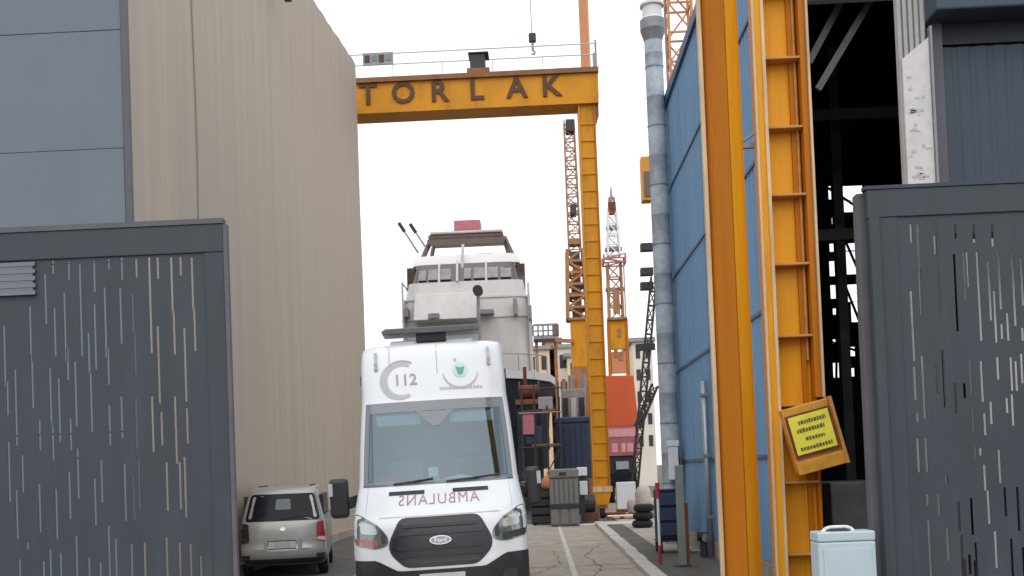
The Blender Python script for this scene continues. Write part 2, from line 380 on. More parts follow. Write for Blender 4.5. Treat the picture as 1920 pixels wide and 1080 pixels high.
# fixed hole behind the louvred plate
lx0, lx1, lz0, lz1 = X(-25, 520, GY), X(68, 520, GY), Z(30, 556, GY), Z(30, 489, GY)
rects = [r for r in rects if not (r[0] < lx1+.03 and r[1] > lx0-.03 and r[3] > lz0-.03 and r[2] < lz1+.03)]
rects.append((lx0+.03, lx1-.03, lz0+.02, lz1-.02))
slotted(ix0, ix1, iz0, iz1, GY, .01, rects).build('slotted_panel', M['gate'], lg)
MB().box(LX0, LX1, GY-.016, GY+.05, iz1+.002, LZ).build('top_rail', M['gate'], lg, bevel=.006)
MB().box(LX0, LX1, GY-.016, GY+.05, .08, iz0-.002).build('bottom_rail', M['gate'], lg, bevel=.006)
MB().box(ix1+.002, LX1, GY-.012, GY+.045, iz0, iz1).build('stile', M['gate'], lg, bevel=.006)
MB().box(LX0, ix0-.002, GY-.012, GY+.045, iz0, iz1).build('stile', M['gate'], lg, bevel=.006)
MB().box(LX0-.02, LX1+.004, GY-.025, GY+.06, LZ+.002, LZ+.045).build('capping', M['edge_dark'], lg)
MB().box(LX1+.002, LX1+.035, GY-.02, GY+.03, .1, LZ-.01).build('edge_strip', M['edge_dark'], lg)
sl = None
for i in range(5):
    z = lz0 + (lz1-lz0)*(i+.1)/5
    o = MB().prism([(GY-.03,z),(GY-.008,z+.0),(GY-.008,z+.034),(GY-.022,z+.034)], 'x', lx0, lx1).build('louvre_slat', M['gate_light'], lg) if sl is None else inst(sl, (0,0,(lz1-lz0)*i/5), lg)
    sl = sl or o
MB().box(X(0,600,GY)-3.6, LX1-.4, GY-.02, GY+.04, 0, .079).build('gate_track', M['dark'], lg)

RS = [(301,130,180),(321,130,260),(326,250,375),(302,310,410),(307,400,500),(311,515,605),(334,485,655),(318,640,665),(376,125,370),(421,210,420),(445,205,335),(452,205,300),(482,205,350),(488,340,445),
 (513,230,390),(540,205,360),(528,310,450),(562,370,445),(578,205,405),(600,220,350),(535,490,550),(462,500,590),(492,500,610),(468,625,690),(517,610,670),(572,490,580),(585,500,580),
 (575,590,675),(602,410,445),(389,470,625),(370,510,590),(474,730,765),(488,735,755),(320,710,800),(342,710,800),(397,805,835),(345,860,890),(352,930,1120),(375,860,920),(430,880,960),
 (465,870,970),(510,850,940),(555,840,920),(590,840,960),(440,970,1130),(400,950,1040),(480,990,1180),(530,960,1060),(575,980,1150),(361,640,660),(540,740,830),(500,780,850),
 (365,160,210),(420,130,170),(470,130,180),(520,130,190),(546,400,440),(500,640,700),(420,560,640),(445,560,600),(600,480,560),(560,600,640)]
RX0 = X(1640, 700, GY); RX1 = 6.4; RZ = Z(1780, 350, GY)
rg = empty('slotted_gate', (RX1, GY, 0), 'dark grey gate leaf with vertical slots below the blue-grey cabin', 'gate')
jx0, jx1, jz0, jz1 = X(1690, 600, GY), RX1-.3, .35, Z(1800, 402, GY)
rects = gate_rects(RS, lambda c: 1500+c*.694, lambda c: 330+.694*c, .020)
for i in range(60):
    x = jx0 + .1 + random.random()*(jx1-jx0-.2); z = random.uniform(.5, 1.15); rects.append((x-.011, x+.011, z-random.uniform(.1,.4), z))
for i in range(70):
    x = X(1925,600,GY) + random.random()*2.2; z = random.uniform(1.3, jz1-.1); rects.append((x-.011, x+.011, z-random.uniform(.2,.7), z))
slotted(jx0, jx1, jz0, jz1, GY, .01, rects).build('slotted_panel', M['gate'], rg)
MB().box(RX0, RX1, GY-.016, GY+.05, jz1+.002, RZ).build('top_rail', M['gate'], rg, bevel=.006)
MB().box(RX0, RX1, GY-.016, GY+.05, .08, jz0-.002).build('bottom_rail', M['gate'], rg, bevel=.006)
MB().box(RX0+.09, jx0-.002, GY-.012, GY+.045, jz0, jz1).build('stile', M['gate'], rg, bevel=.006)
MB().box(jx1+.002, RX1, GY-.012, GY+.045, jz0, jz1).build('stile', M['gate'], rg, bevel=.006)
MB().box(RX0+.004, RX0+.086, GY-.04, GY+.045, jz0, jz1).build('edge_channel', M['gate'], rg, bevel=.004)
MB().box(RX0-.02, RX1, GY-.025, GY+.06, RZ+.002, RZ+.03).build('capping', M['gate'], rg)
MB().box(RX0+.3, RX1, GY-.02, GY+.04, 0, .079).build('gate_track', M['dark'], rg)
px0 = X(1619, 700, GY+.12)
MB().box(px0, px0+.13, GY+.085, GY+.20, 0, RZ+.0).build('gate_post', M['edge_dark'], None, bevel=.006)
tag(bpy.data.objects['gate_post'], 'slim dark post behind the free edge of the right gate leaf, beside the pale box', 'post')

# ------------------------------------------------------------------ blue building (right)
BX = 3.4; BY0 = 15.0; BY1 = 25.2; BH = 10.5; BX1 = 9.5
bb = empty('blue_workshop', (BX, BY0, 0), 'tall blue clad workshop with dark open front behind the yellow columns', 'workshop')
def clad(y0, y1, z0, z1):
    m = MB(); n = int(round((y1-y0)/.22)); poly = [(BX+.06, y0+.006)]
    for i in range(n):
        a = y0 + (y1-y0)*i/n + (.006 if i == 0 else 0); d = (y1-y0)/n
        poly += [(BX, a), (BX, a+d*.62), (BX+.03, a+d*.72), (BX+.03, a+d*.92)]
    poly += [(BX+.03, y1-.006), (BX+.06, y1-.006)]
    return m.prism(poly, 'z', z0+.012, z1-.012)
bz = [.35, 1.95, 4.1, 6.35, 8.5, BH]
by = [BY0+.1, 17.6, 20.1, 22.6, BY1]
for za, zb in zip(bz, bz[1:]):
    for ya, yb in zip(by, by[1:]):
        clad(ya, yb, za, zb).build('cladding_panel', M['blue'], bb)
for z in bz[1:-1]:
    MB().box(BX-.025, BX-.002, BY0+.1, BY1, z-.028, z+.028).build('seam_flashing', M['blue_seam'], bb)
MB().box(BX-.06, BX+.06, BY0, BY1+.05, BH+.002, BH+.22).build('eave_trim', M['blue_seam'], bb)
MB().box(BX-.05, BX+.06, BY1+.002, BY1+.14, 0, BH).build('corner_post', M['blue_seam'], bb)
MB().box(BX-.02, BX+.08, BY0+.1, BY1, 0, .348).build('plinth', M['concrete'], bb)
MB().box(BX+.062, BX+.16, BY0+.1, BY1, .35, BH).build('inner_wall', M['hall_gloom'], bb)
MB().box(BX1-.1, BX1, BY0+.1, BY1, 0, BH+.222).build('inner_wall', M['hall_gloom'], bb)
MB().box(BX+.062, BX1, BY0, BY1, BH+.225, BH+.35).build('roof', M['hall_gloom'], bb)
MB().box(BX-.03, BX+.5, BY0-.06, BY0+.098, 0, 8.6).build('front_jamb', M['blue'], bb)
MB().box(BX1-3.2, BX1, BY0-.06, BY0+.098, 0, 8.6).build('front_jamb', M['ribbed_grey'], bb)
MB().box(BX-.03, BX1, BY0-.06, BY0+.098, 8.602, BH).build('front_header', M['ribbed_grey'], bb)
MB().box(BX+.165, BX1-.105, BY0+.1, BY1, .002, .012).build('hall_floor', M['hall_gloom'], bb)
# diagonal roof braces seen in the dark opening
for dx in (0, .42):
    a = at(1516+dx*40, 118+dx*120, BY0+.5); b = at(1600+dx*110, -40+dx*40, BY0+.5)
    MB().bar(a, b, .07, .1).build('roof_brace', M['lattice_dim'], bb)
# rear wall with broken openings
rects = []
def hole(px0, py0, px1, py1):
    a = at(px0, py1, BY1-.1); b = at(px1, py0, BY1-.1); rects.append((min(a.x,b.x), max(a.x,b.x), a.z, b.z))
for h in ((1554,348,1564,374),(1577,347,1617,376),(1583,374,1613,398),(1556,456,1569,472),(1556,489,1569,518),(1580,470,1621,515),(1584,455,1612,470),(1558,534,1570,560),(1562,578,1568,590),
          (1582,532,1620,552),(1590,550,1612,566),(1597,566,1608,604),(1562,636,1567,645),(1591,650,1603,668),(1563,680,1573,708),(1592,690,1602,706),(1560,408,1566,420)):
    hole(*h)
# real ragged edges are left by scrap hanging across: a lattice of thin dark bars sits behind
slotted(BX+.17, BX1-.11, .02, BH+.222, BY1-.1, .04, rects).build('rear_wall', M['hall_gloom'], bb)
m = MB()
for (a, b) in (((1552,352),(1622,398)),((1572,340),(1568,720)),((1556,520),(1625,524)),((1580,440),(1606,500)),((1610,455),(1625,500)),((1585,536),(1612,604)),((1556,640),(1612,660))):
    m.bar(at(*a, BY1-.4), at(*b, BY1-.4), .05, .05)
m.build('scrap_steelwork', M['hall_gloom'], bb)

for k, (xx, yy, z) in enumerate(((4.3,18.5,8.6),(5.4,20.5,8.6),(4.5,23.5,8.6),(6.6,22.0,8.6))):
    MB().box(xx-.1, xx+.1, yy-.1, yy+.1, .013, BH+.2).build('hall_column', M['lattice_dim'], bb)
for z in (6.2, 8.6):
    MB().box(BX+.17, BX1-.11, 20.35, 20.45, z, z+.22).build('hall_beam', M['lattice_dim'], bb)
MB().box(4.6, 5.6, 16.4, 17.6, .013, 1.5).build('work_bench', M['lattice_dim'], bb, bevel=.03)
MB().box(4.35, 4.8, 17.9, 18.3, .013, 2.6).build('tall_locker', M['lattice_dim'], bb, bevel=.03)
# electrical box, downpipe on the blue wall
zc = Z(1262, 866, 24.0)
eb = empty('duct_box', (3.13, 24.0, zc), 'white electrical box strapped to the lower part of the grey duct', 'electrical box')
MB().box(3.02, 3.24, 23.92, 24.16, zc-.42, zc+.36).build('case', M['white'], eb, bevel=.02)
MB().box(3.0, 3.26, 23.90, 24.17, zc+.362, zc+.50).build('hood', M['white'], eb, bevel=.01)
dp = empty('downpipe', (BX-.08, 20.3, .02), 'pale rain pipe fixed low on the blue wall, next to the left yellow column', 'pipe')
MB().tube((BX-.10, 20.3, .03), (BX-.10, 20.3, 3.5), .06, n=12).build('pipe', M['galv'], dp, smooth=True)
for z in (.8, 2.0, 3.2): MB().box(BX-.17, BX-.026, 20.22, 20.38, z, z+.05).build('bracket', M['galv_dark'], dp)

# ------------------------------------------------------------------ galvanised duct
dY = 24.4
d1 = at(1222, 78, dY); dx = 3.12
duct = empty('exhaust_duct', (dx, dY, 0), 'tall round galvanised exhaust duct with cap at the corner of the blue workshop', 'duct')
zt = d1.z; zl = 0.0; k = 0
while zl < zt-.01:
    h = min(1.42, zt-zl)
    MB().lathe((dx,dY,zl), [(.215,0),(.224,.01),(.224,.05),(.215,.075),(.215,h*.5),(.220,h*.5+.01),(.220,h*.5+.03),(.215,h*.5+.04),(.215,h-.003)], 22).build('duct_section', M['duct'], duct, smooth=True)
    zl += h; k += 1
MB().lathe((dx,dY,zt+.002), [(.215,0),(.24,.08),(.30,.26),(.30,.50),(.27,.51)], 22).build('cone', M['galv_dark'], duct)
MB().lathe((dx,dY,zt+.52), [(.26,0),(.24,.04),(.235,.30),(.29,.32),(.29,.38),(.08,.48)], 22).build('rain_cap', M['boat_white'], duct)
for z in (2.0, 5.5, 9.0): MB().bar((dx+.2, dY, z), (BX-.03, dY, z), .06).build('bracket', M['galv_dark'], duct)

# ------------------------------------------------------------------ yellow columns (legs of the near crane)
CY = 10.8
cl = at(1318, 300, CY)
xl, xm_, xr = X(1329, 500, CY), X(1377, 500, CY-.25), X(1402, 500, CY)
c1 = empty('crane_column', (xm_, CY, 0), 'smooth yellow box column with folded front edge, beside the blue wall', 'column', 'yellow crane columns')
MB().prism([(xl+.03, CY+.02),(xm_, CY-.25),(xm_+.012,CY-.24),(xl+.04,CY+.06)], 'z', .03, 9.5).build('left_plate', M['yellow_deep'], c1)  # this face's shade is put into the darker yellow
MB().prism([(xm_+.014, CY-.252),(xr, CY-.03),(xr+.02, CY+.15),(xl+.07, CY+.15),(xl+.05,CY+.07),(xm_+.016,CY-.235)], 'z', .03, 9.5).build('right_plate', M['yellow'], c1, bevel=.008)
MB().box(xl-.012, xl+.027, CY-.03, CY+.05, .03, 9.5).build('edge_flange', M['yellow_pale'], c1, bevel=.004)
MB().box(xl-.1, xr+.1, CY-.35, CY+.35, 0, .029).build('base_plate', M['dark'], c1)
# ladder column
C2 = CY-.1
a0 = X(1419, 300, C2); a1 = X(1437, 300, C2); b0 = X(1440, 300, C2+.15); b1 = X(1503, 300, C2+.15); e0 = X(1508, 300, C2); e1 = X(1523, 300, C2)
c2 = empty('crane_column', ((a0+e1)/2, C2, 0), 'yellow channel column with rungs across its open front', 'column', 'yellow crane columns')
MB().box(a0+.02, a1, C2-.05, C2+.20, .03, 9.5).build('left_flange', M['yellow'], c2, bevel=.006)
MB().box(a0-.006, a0+.018, C2-.075, C2-.03, .03, 9.5).build('flange_lip', M['yellow_pale'], c2)  # edge highlight put into the lip's pale colour
MB().box(a1-.012, a1+.02, C2-.075, C2-.052, .03, 9.5).build('flange_lip', M['yellow_pale'], c2)
MB().box(a1+.002, e0, C2+.15, C2+.20, .03, 9.5).build('web_plate', M['yellow'], c2)
zb = Z(1540, 745, C2)
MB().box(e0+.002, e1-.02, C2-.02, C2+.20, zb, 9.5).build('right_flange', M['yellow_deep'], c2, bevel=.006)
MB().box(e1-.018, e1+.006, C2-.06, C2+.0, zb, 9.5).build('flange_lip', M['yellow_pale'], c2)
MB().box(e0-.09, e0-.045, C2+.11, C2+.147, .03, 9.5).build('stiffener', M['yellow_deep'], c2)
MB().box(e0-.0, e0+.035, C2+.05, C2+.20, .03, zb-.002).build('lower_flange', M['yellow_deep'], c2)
MB().tube((e0-.03, C2+.1, zb+.4), (e0-.03, C2+.1, 9.4), .017, n=8).build('conduit', M['rung'], c2)
rung0 = None
for py in (-410, -280, -150, -22, 108, 238, 365, 495, 630, 760, 905, 1040, 1170, 1300):
    z = Z(1480, py, C2)
    if z < .2: continue
    if rung0 is None:
        z00 = z
        rung0 = MB().box(a1+.002, e0+.0, C2-.015, C2+.145, z-.012, z+.012).build('rung', M['rung'], c2, bevel=.003); 
    else: inst(rung0, (0,0,z-z00), c2)
MB().box(a0-.1, e1+.1, C2-.2, C2+.55, 0, .028).build('base_plate', M['dark'], c2)

q = at(1412, 256, C2-.0)
MB().bar((a0-.16, C2+.12, q.z-.03), (a0+.0, C2+.08, q.z+.06), .03).bar((a0-.16,C2+.12,q.z-.06), (a0+.0,C2+.12,q.z-.06), .05).build('cable_clamp', M['galv_dark'], c2)
# tilted warning sign box
sc_ = at(1523, 812, C2-.2)
sg = empty('warning_sign', sc_, 'tilted yellow warning sign in a rusty orange box on the laddered column', 'sign')
sg.rotation_euler = (0, R(-15.5+2.2), 0); u = (C2-.2)/FOC
def lb(x0, x1, y0, y1, z0, z1): return MB().box(x0*u, x1*u, y0, y1, z0*u, z1*u)
lb(-44, 44, .0, .16, -68, 56).build('sign_box', M['sign_frame'], sg, True, bevel=.01)
lb(-42, 41, -.022, -.002, -40, 42).build('sign_backing', M['rust'], sg, True)
lb(-38, 38, -.034, -.024, -34, 38).build('sign_face', M['sign_yellow'], sg, True, bevel=.003)
lb(-45, 46, -.03, -.002, -70, -46).build('lower_lip', M['sign_frame'], sg, True, bevel=.006)
lb(44.3, 50, -.05, .12, -70, 58).build('side_rail', M['rung'], sg, True)
m = MB(); rnd = random.Random(4)
for z, x0, x1, h in ((25,-22,30,8),(10,-28,24,8),(-7,-16,20,7),(-24,-30,30,7)):
    x = x0
    while x < x1:
        wd = rnd.choice((3.2,4.2,5)); m.box(x*u, min(x1,x+wd)*u, -.0365, -.0345, (z-h*.5)*u, (z+h*rnd.uniform(.3,.5))*u); x += wd+1.3
m.build('lettering', M['sign_ink'], sg, True)['kind'] = 'stuff'

# ------------------------------------------------------------------ pale blue box by the gate
qx0, qx1, qz = X(1527, 1040, 8.05), X(1634, 1040, 8.05), Z(1580, 995, 8.05)
bx = empty('pale_blue_box', ((qx0+qx1)/2, 8.05, 0), 'pale blue plastic box with carry handle, standing before the right gate edge', 'box')
MB().box(qx0, qx1, 7.93, 8.17, qz-.075, qz).build('lid', M['pale_blue'], bx, bevel=.012)
MB().box(qx0+.001, qx1-.001, 7.931, 8.169, .0, qz-.078).build('case', M['pale_blue'], bx, bevel=.012)
MB().box(qx0+.04, qx1-.04, 7.924, 7.930, .15, qz-.13).build('front_panel', M['pale_blue'], bx, bevel=.002)
xc = (qx0+qx1)/2-.03
MB().path([(xc-.13,8.05,qz-.02),(xc-.10,8.05,qz+.018),(xc-.06,8.05,qz+.030),(xc+.06,8.05,qz+.030),(xc+.10,8.05,qz+.018),(xc+.13,8.05,qz-.02)], .014, 8).build('handle', M['white'], bx, smooth=True)
MB().box(xc-.08, xc+.08, 8.0, 8.1, qz+.001, qz+.012).build('handle_recess', M['dark'], bx)

# ------------------------------------------------------------------ cabin and notice pillar (right)
KY = 10.3
kx0 = X(1750, 200, KY); kz0 = 4.3; kzt = Z(1800, 44, KY); kx1 = 7.6
cb = empty('upper_cabin', (kx0, KY, 0), 'dark blue-grey panelled cabin front with overhanging eave above the right gate', 'cabin')
MB().box(kx0-.06, kx1, KY-.35, KY+.28, kzt, kzt+.9).build('roof_fascia', M['cabin'], cb, bevel=.02)
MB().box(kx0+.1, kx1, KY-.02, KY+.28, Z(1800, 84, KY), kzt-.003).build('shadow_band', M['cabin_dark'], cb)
pz = Z(1800, 86, KY)
MB().box(kx0, kx0+.10, KY-.05, KY+.08, 0, kzt-.003).build('corner_post', M['edge_dark'], cb)
x = kx0+.105
while x < kx1-.1:
    x1 = min(kx1, x+1.25); n = 7; pts = [(x, KY+.06)]
    d = (x1-x-.01)/n
    for i in range(n):
        pts += [(x+i*d, KY+.012), (x+(i+.55)*d, KY+.012), (x+(i+.65)*d, KY+.02), (x+(i+.9)*d, KY+.02)]
    pts += [(x1-.01, KY+.02), (x1-.01, KY+.06)]
    MB().prism(pts, 'z', kz0, pz-.003).build('wall_panel', M['cabin'], cb)
    x = x1
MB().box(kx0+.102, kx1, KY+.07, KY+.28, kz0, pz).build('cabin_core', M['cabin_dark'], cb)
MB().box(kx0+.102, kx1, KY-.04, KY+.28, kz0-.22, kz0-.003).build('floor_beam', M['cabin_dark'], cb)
MB().box(kx0+.75, kx1, KY+.9, KY+1.1, 0, kz0-.223).build('pale_slot_backing', M['slot_backing_pale'], cb)  # pale wall added behind the gate so its slots look bright
for xx, wd, z0, z1 in ((.9,.5,.02,2.1),(1.6,1.1,2.4,3.5),(1.5,1.3,.02,1.7),(3.2,.8,1.2,2.6)):
    MB().box(kx0+xx, kx0+xx+wd, KY+.87, KY+.897, z0+.02, z1).build('window', M['carglass'], cb)
NY = 10.1
nx0, nx1 = X(1694, 200, NY), X(1744, 200, NY)
npil = empty('notice_pillar', (nx0, NY, 0), 'grey ribbed pillar with a tall whitish notice board left of the cabin', 'pillar')
pts = [(nx0-.02, NY+.08)]
for i in range(5):
    d = (nx1-nx0+.02)/5; pts += [(nx0-.02+i*d, NY), (nx0-.02+(i+.6)*d, NY), (nx0-.02+(i+.7)*d, NY+.03), (nx0-.02+(i+.95)*d, NY+.03)]
pts += [(nx1, NY+.03), (nx1, NY+.08)]
MB().prism(pts, 'z', 0, 8).build('ribbed_post', M['ribbed_grey'], npil)
za, zb_, zc_ = Z(1700, 112, NY), Z(1735, 72, NY), Z(1715, 352, NY)
MB().prism([(nx0, zc_),(nx1+.005, zc_),(nx1+.005, zb_),(nx0, za)], 'y', NY-.03, NY-.004).build('notice_board', M['notice'], npil)
MB().box(nx1-.0+.008, nx1+.03, NY-.06, NY+.0, 2, zb_+.1).build('board_edge', M['galv_dark'], npil)
MB().box(X(1655,352,NY), nx1, NY-.05, NY-.034, zc_-.09, zc_-.003).build('ledge', M['notice'], npil)
m = MB(); rnd = random.Random(9)
for i in range(26):
    t = rnd.random(); z = zc_ + .06 + t*(za-zc_-.12); xx = nx0+.03+rnd.random()*(nx1-nx0-.11)
    m.box(xx, xx+rnd.uniform(.02,.07), NY-.0325, NY-.031, z, z+rnd.uniform(.01,.035))
m.build('print_mark', M['logo_grey'], npil)['kind'] = 'stuff'

# ------------------------------------------------------------------ text helper
def text_mesh(s, size, bold=.0, gap=1.0):
    cu = bpy.data.curves.new('text', 'FONT'); cu.body = s; cu.size = size; cu.align_x = 'CENTER'; cu.align_y = 'CENTER'; cu.offset = bold; cu.resolution_u = 3; cu.space_character = gap
    ob = bpy.data.objects.new('text', cu); col.objects.link(ob)
    dg = bpy.context.evaluated_depsgraph_get(); me = bpy.data.meshes.new_from_object(ob.evaluated_get(dg))
    vs = [v.co.copy() for v in me.vertices]; fs = [tuple(p.vertices) for p in me.polygons]
    bpy.data.objects.remove(ob); bpy.data.curves.remove(cu); bpy.data.meshes.remove(me)
    return vs, fs
def text_solid(s, size, bold, t):
    """letter plate of thickness t in the xz plane, front at y=0"""
    vs, fs = text_mesh(s, size, bold)
    bm = bmesh.new(); bv = [bm.verts.new((v.x, 0, v.y)) for v in vs]
    for f in fs:
        try: bm.faces.new([bv[i] for i in f])
        except ValueError: pass
    bmesh.ops.remove_doubles(bm, verts=bm.verts, dist=1e-5)
    r = bmesh.ops.extrude_face_region(bm, geom=list(bm.faces)); 
    bmesh.ops.translate(bm, verts=[g for g in r['geom'] if isinstance(g, bmesh.types.BMVert)], vec=(0, t, 0))
    bm.verts.index_update()
    o = ([v.co.copy() for v in bm.verts], [tuple(v.index for v in f.verts) for f in bm.faces]); bm.free(); return o

# ------------------------------------------------------------------ gantry crane
QY = 37.5
gx1 = X(1122, 160, QY); gx0 = gx1 - 21.0
bt, bbm = Z(1118, 130, QY), Z(1118, 190, QY)
gc = empty('gantry_crane', (gx1-.4, QY, 0), 'yellow gantry crane with TORLAK lettering across its beam, spanning the yard', 'gantry crane')
MB().box(gx0, gx1, QY, QY+.9, bbm+.16, bt-.12).build('beam', M['gantry'], gc)
MB().box(gx0, gx1+.02, QY-.13, QY+1.0, bt-.118, bt+.06).build('top_flange', M['gantry_brown'], gc)
MB().box(gx0, gx1-.02, QY-.10, QY+1.0, bbm-.08, bbm+.158).build('bottom_flange', M['gantry'], gc)
for i, ch in enumerate('TORLAK'):
    px = (690, 756, 823, 893, 969, 1033)[i]; c = at(px, (180, 178, 172, 170, 166, 160)[i], QY-.06)
    vs, fs = text_solid(ch, 1.10, .022, .055)
    MB().add([Vector((v.x+c.x, v.y+QY-.057, v.z+(bbm+bt)/2+.02)) for v in vs], fs).build('letter', M['letter'], gc)
# legs: front face of plates between stiffener straps
lx0, lx1 = X(1092, 400, QY), X(1124, 400, QY)
def leg(x0, x1):
    l = MB().box(x0+.06, x1-.06, QY+.1, QY+.75, 1.0, bbm-.082).build('leg', M['gantry'], gc)
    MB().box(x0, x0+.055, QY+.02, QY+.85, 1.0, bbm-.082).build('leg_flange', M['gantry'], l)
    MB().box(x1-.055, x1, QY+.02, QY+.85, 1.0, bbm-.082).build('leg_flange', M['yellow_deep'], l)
    z = 1.5; s0 = None
    while z < bbm-.4:
        if s0 is None: s0 = MB().box(x0+.056, x1-.056, QY+.06, QY+.099, z, z+.05).build('stiffener', M['gantry'], l); zz = z
        else: inst(s0, (0,0,z-zz), l)
        z += .62
    c = (x0+x1)/2
    MB().prism([(x0-.02, 1.0),(x1+.02, 1.0),(c+.2, .42),(c-.2, .42)], 'y', QY-.02, QY+.9).build('foot', M['gantry'], gc)
    MB().box(x0-.06, x1+.06, QY-.05, QY+.05, .95, 1.16).build('foot_plate', M['yellow_pale'], gc)
    for yy in (QY+.1, QY+.75):
        MB().lathe((c-.07, yy, .25), [(.25,0),(.25,.14)], 16, 'x').build('wheel', M['dark'], gc)
    MB().box(c-.16, c+.16, QY-.2, QY+1.1, .36, .50).build('bogie', M['gantry_brown'], gc)
leg(lx0, lx1); leg(gx0+.1, gx0+.1+(lx1-lx0))
MB().prism([(lx1, bbm-.9),(lx1, bbm-.082),(gx1-.02, bbm-.082),(gx1-.02,bbm-.5)], 'y', QY+.1, QY+.16).build('knee_plate', M['gantry_brown'], gc)
# handrail and walkway on top
m = MB()
for h, yy in ((.45, .95), (.95, .95), (.95, -.05)): m.bar((gx0, QY+yy, bt+h), (gx1, QY+yy, bt+h), .035)
m.build('handrail', M['galv'], gc)
m0 = None; xx = gx0
while xx < gx1:
    if m0 is None: m0 = MB().bar((xx, QY+.95, bt+.06), (xx, QY+.95, bt+.95), .03).build('rail_post', M['galv'], gc); x00 = xx
    else: inst(m0, (xx-x00,0,0), gc)
    xx += 1.9
MB().bar((gx1-.05, QY, bt+.06), (gx1-.05, QY, bt+1.1), .07).build('end_post', M['galv_dark'], gc)
MB().bar((gx1-.05, QY+.95, bt+.06), (gx1-.05, QY+.95, bt+1.0), .07).build('end_post', M['galv_dark'], gc)
# trolley
tx = X(896, 120, QY)
tr = MB().box(tx-.42, tx+.42, QY+.05, QY+.85, bt+.13, bt+.30).build('trolley', M['gantry_brown'], gc)
MB().box(tx-1.1, tx+.95, QY+.1, QY+.8, bt+.065, bt+.128).build('trolley_frame', M['galv_dark'], tr)
MB().box(tx-.30, tx+.26, QY+.1, QY+.8, bt+.303, bt+.86).build('hoist_drum', M['dark'], tr, bevel=.04)
MB().box(tx-.36, tx+.40, QY+.06, QY+.84, bt+.863, bt+.90).build('hoist_cover', M['dark'], tr)
# small panel on the handrail
qx, q2 = X(681, 112, QY), X(738, 112, QY); qz0, qz1 = Z(708, 124, QY), Z(708, 101, QY)
pn = MB().box(qx, q2, QY-.12, QY-.07, qz0, qz1).build('sign_panel', M['galv_dark'], gc)
for k in range(4):
    xa = qx + (q2-qx)*(.06+k*.235); MB().box(xa, xa+(q2-qx)*.17, QY-.14, QY-.122, qz0+.10+(.05 if k % 2 else 0), qz1-.09).build('panel_window', M['postgreen' if k % 2 else 'letter'], pn)

# ------------------------------------------------------------------ tall mast crane with hanging hook, behind the gantry
mY = 44.0
ma, mb = at(1090, 0, mY), at(1101, 128, mY); mx_ = (ma.x+mb.x)/2
mc = empty('mast_crane', (mx_, mY, 0), 'slim orange mast crane behind the gantry leg, hook block on a wire', 'crane')
MB().box(mx_-.19, mx_+.13, mY-.2, mY+.2, 0, 27).build('mast', M['orange_mast'], mc)
MB().box(mx_+.133, mx_+.22, mY-.16, mY+.2, 0, 27).build('mast_edge', M['yellow_pale'], mc)
jx = X(998, 70, mY)
MB().box(jx-3, mx_+3, mY-.25, mY+.25, 27.002, 27.6).build('jib', M['orange_mast'], mc)
hz1, hz0 = Z(999, 62, mY), Z(1001, 102, mY)
MB().tube((jx-.02, mY, hz1-.1), (jx-.02, mY, 27.0), .02, n=6).build('wire', M['galv_dark'], mc)
hb = MB().box(jx-.16, jx+.16, mY-.1, mY+.1, hz1-.42, hz1).build('hook_block', M['dark'], mc, bevel=.06)
MB().tube((jx, mY, hz1-.42), (jx, mY, hz0+.18), .055, n=8).path([(jx,mY,hz0+.2),(jx+.09,mY,hz0+.1),(jx+.06,mY,hz0),(jx-.06,mY,hz0+.02)], .04, 8).build('hook', M['galv_dark'], hb)

# ------------------------------------------------------------------ ambulance
VY = 11.7
van = empty('ambulance', (X(834, 1100, VY), VY, 0), 'white high-roof ambulance seen from the front, driving out through the gate', 'ambulance')
ORG[van.name] = Vector((0,0,0))
van.rotation_euler = (0, R(-1.5), R(4.6))
VR = [ # z, front y, half width, corner depth, power
 (.30,.14,.95,.42,3.2),(.36,.06,1.00,.46,3.2),(.62,.0,1.035,.5,3.4),(.86,.0,1.04,.5,3.4),(.90,.012,1.04,.5,3.4),(1.06,.03,1.04,.5,3.4),(1.20,.05,1.04,.5,3.3),(1.34,.09,1.04,.5,3.2),(1.43,.16,1.035,.5,3.0),
 (1.50,.28,1.03,.48,2.9),(1.58,.45,1.02,.42,3.0),(1.68,.66,1.01,.36,3.4),(1.745,.80,1.005,.32,3.6),(1.79,.86,1.0,.32,3.8),(2.0,.98,.995,.32,4.0),(2.3,1.155,.985,.31,4.2),(2.6,1.33,.97,.30,4.4),(2.80,1.445,.958,.29,4.5),
 (2.86,1.475,.954,.28,4.5),(2.93,1.50,.95,.27,4.6),(3.15,1.57,.95,.25,5),(3.4,1.66,.945,.25,5),(3.53,1.72,.935,.25,5),(3.60,1.80,.91,.26,5),(3.635,1.92,.84,.26,4.5),(3.65,2.2,.72,.2,3)]
def lerp_tab(T, z, k):
    if z <= T[0][0]: return T[0][k]
    for a, b in zip(T, T[1:]):
        if z <= b[0]: t = (z-a[0])/(b[0]-a[0]); return a[k]+(b[k]-a[k])*t
    return T[-1][k]
def front(T, x, z, bulge=.10):
    w_ = lerp_tab(T, z, 2); t = min(.9999, abs(x)/w_); n = lerp_tab(T, z, 4)
    return lerp_tab(T, z, 1) + bulge*t*t + lerp_tab(T, z, 3)*(1-(1-t**n)**(1/n))
def refine(T, step):
    zs_ = [T[0][0]]
    for a, b in zip(T, T[1:]):
        n = max(1, int(math.ceil((b[0]-a[0])/step)))
        zs_ += [a[0]+(b[0]-a[0])*i/n for i in range(1, n+1)]
    return zs_
WT = .90
TS = [-1,-.998,-.992,-.98,-.965,-.945,-.92,-WT,-.86,-.8,-.7,-.55,-.4,-.2]; TS = TS + [0] + [-t for t in TS[::-1]]
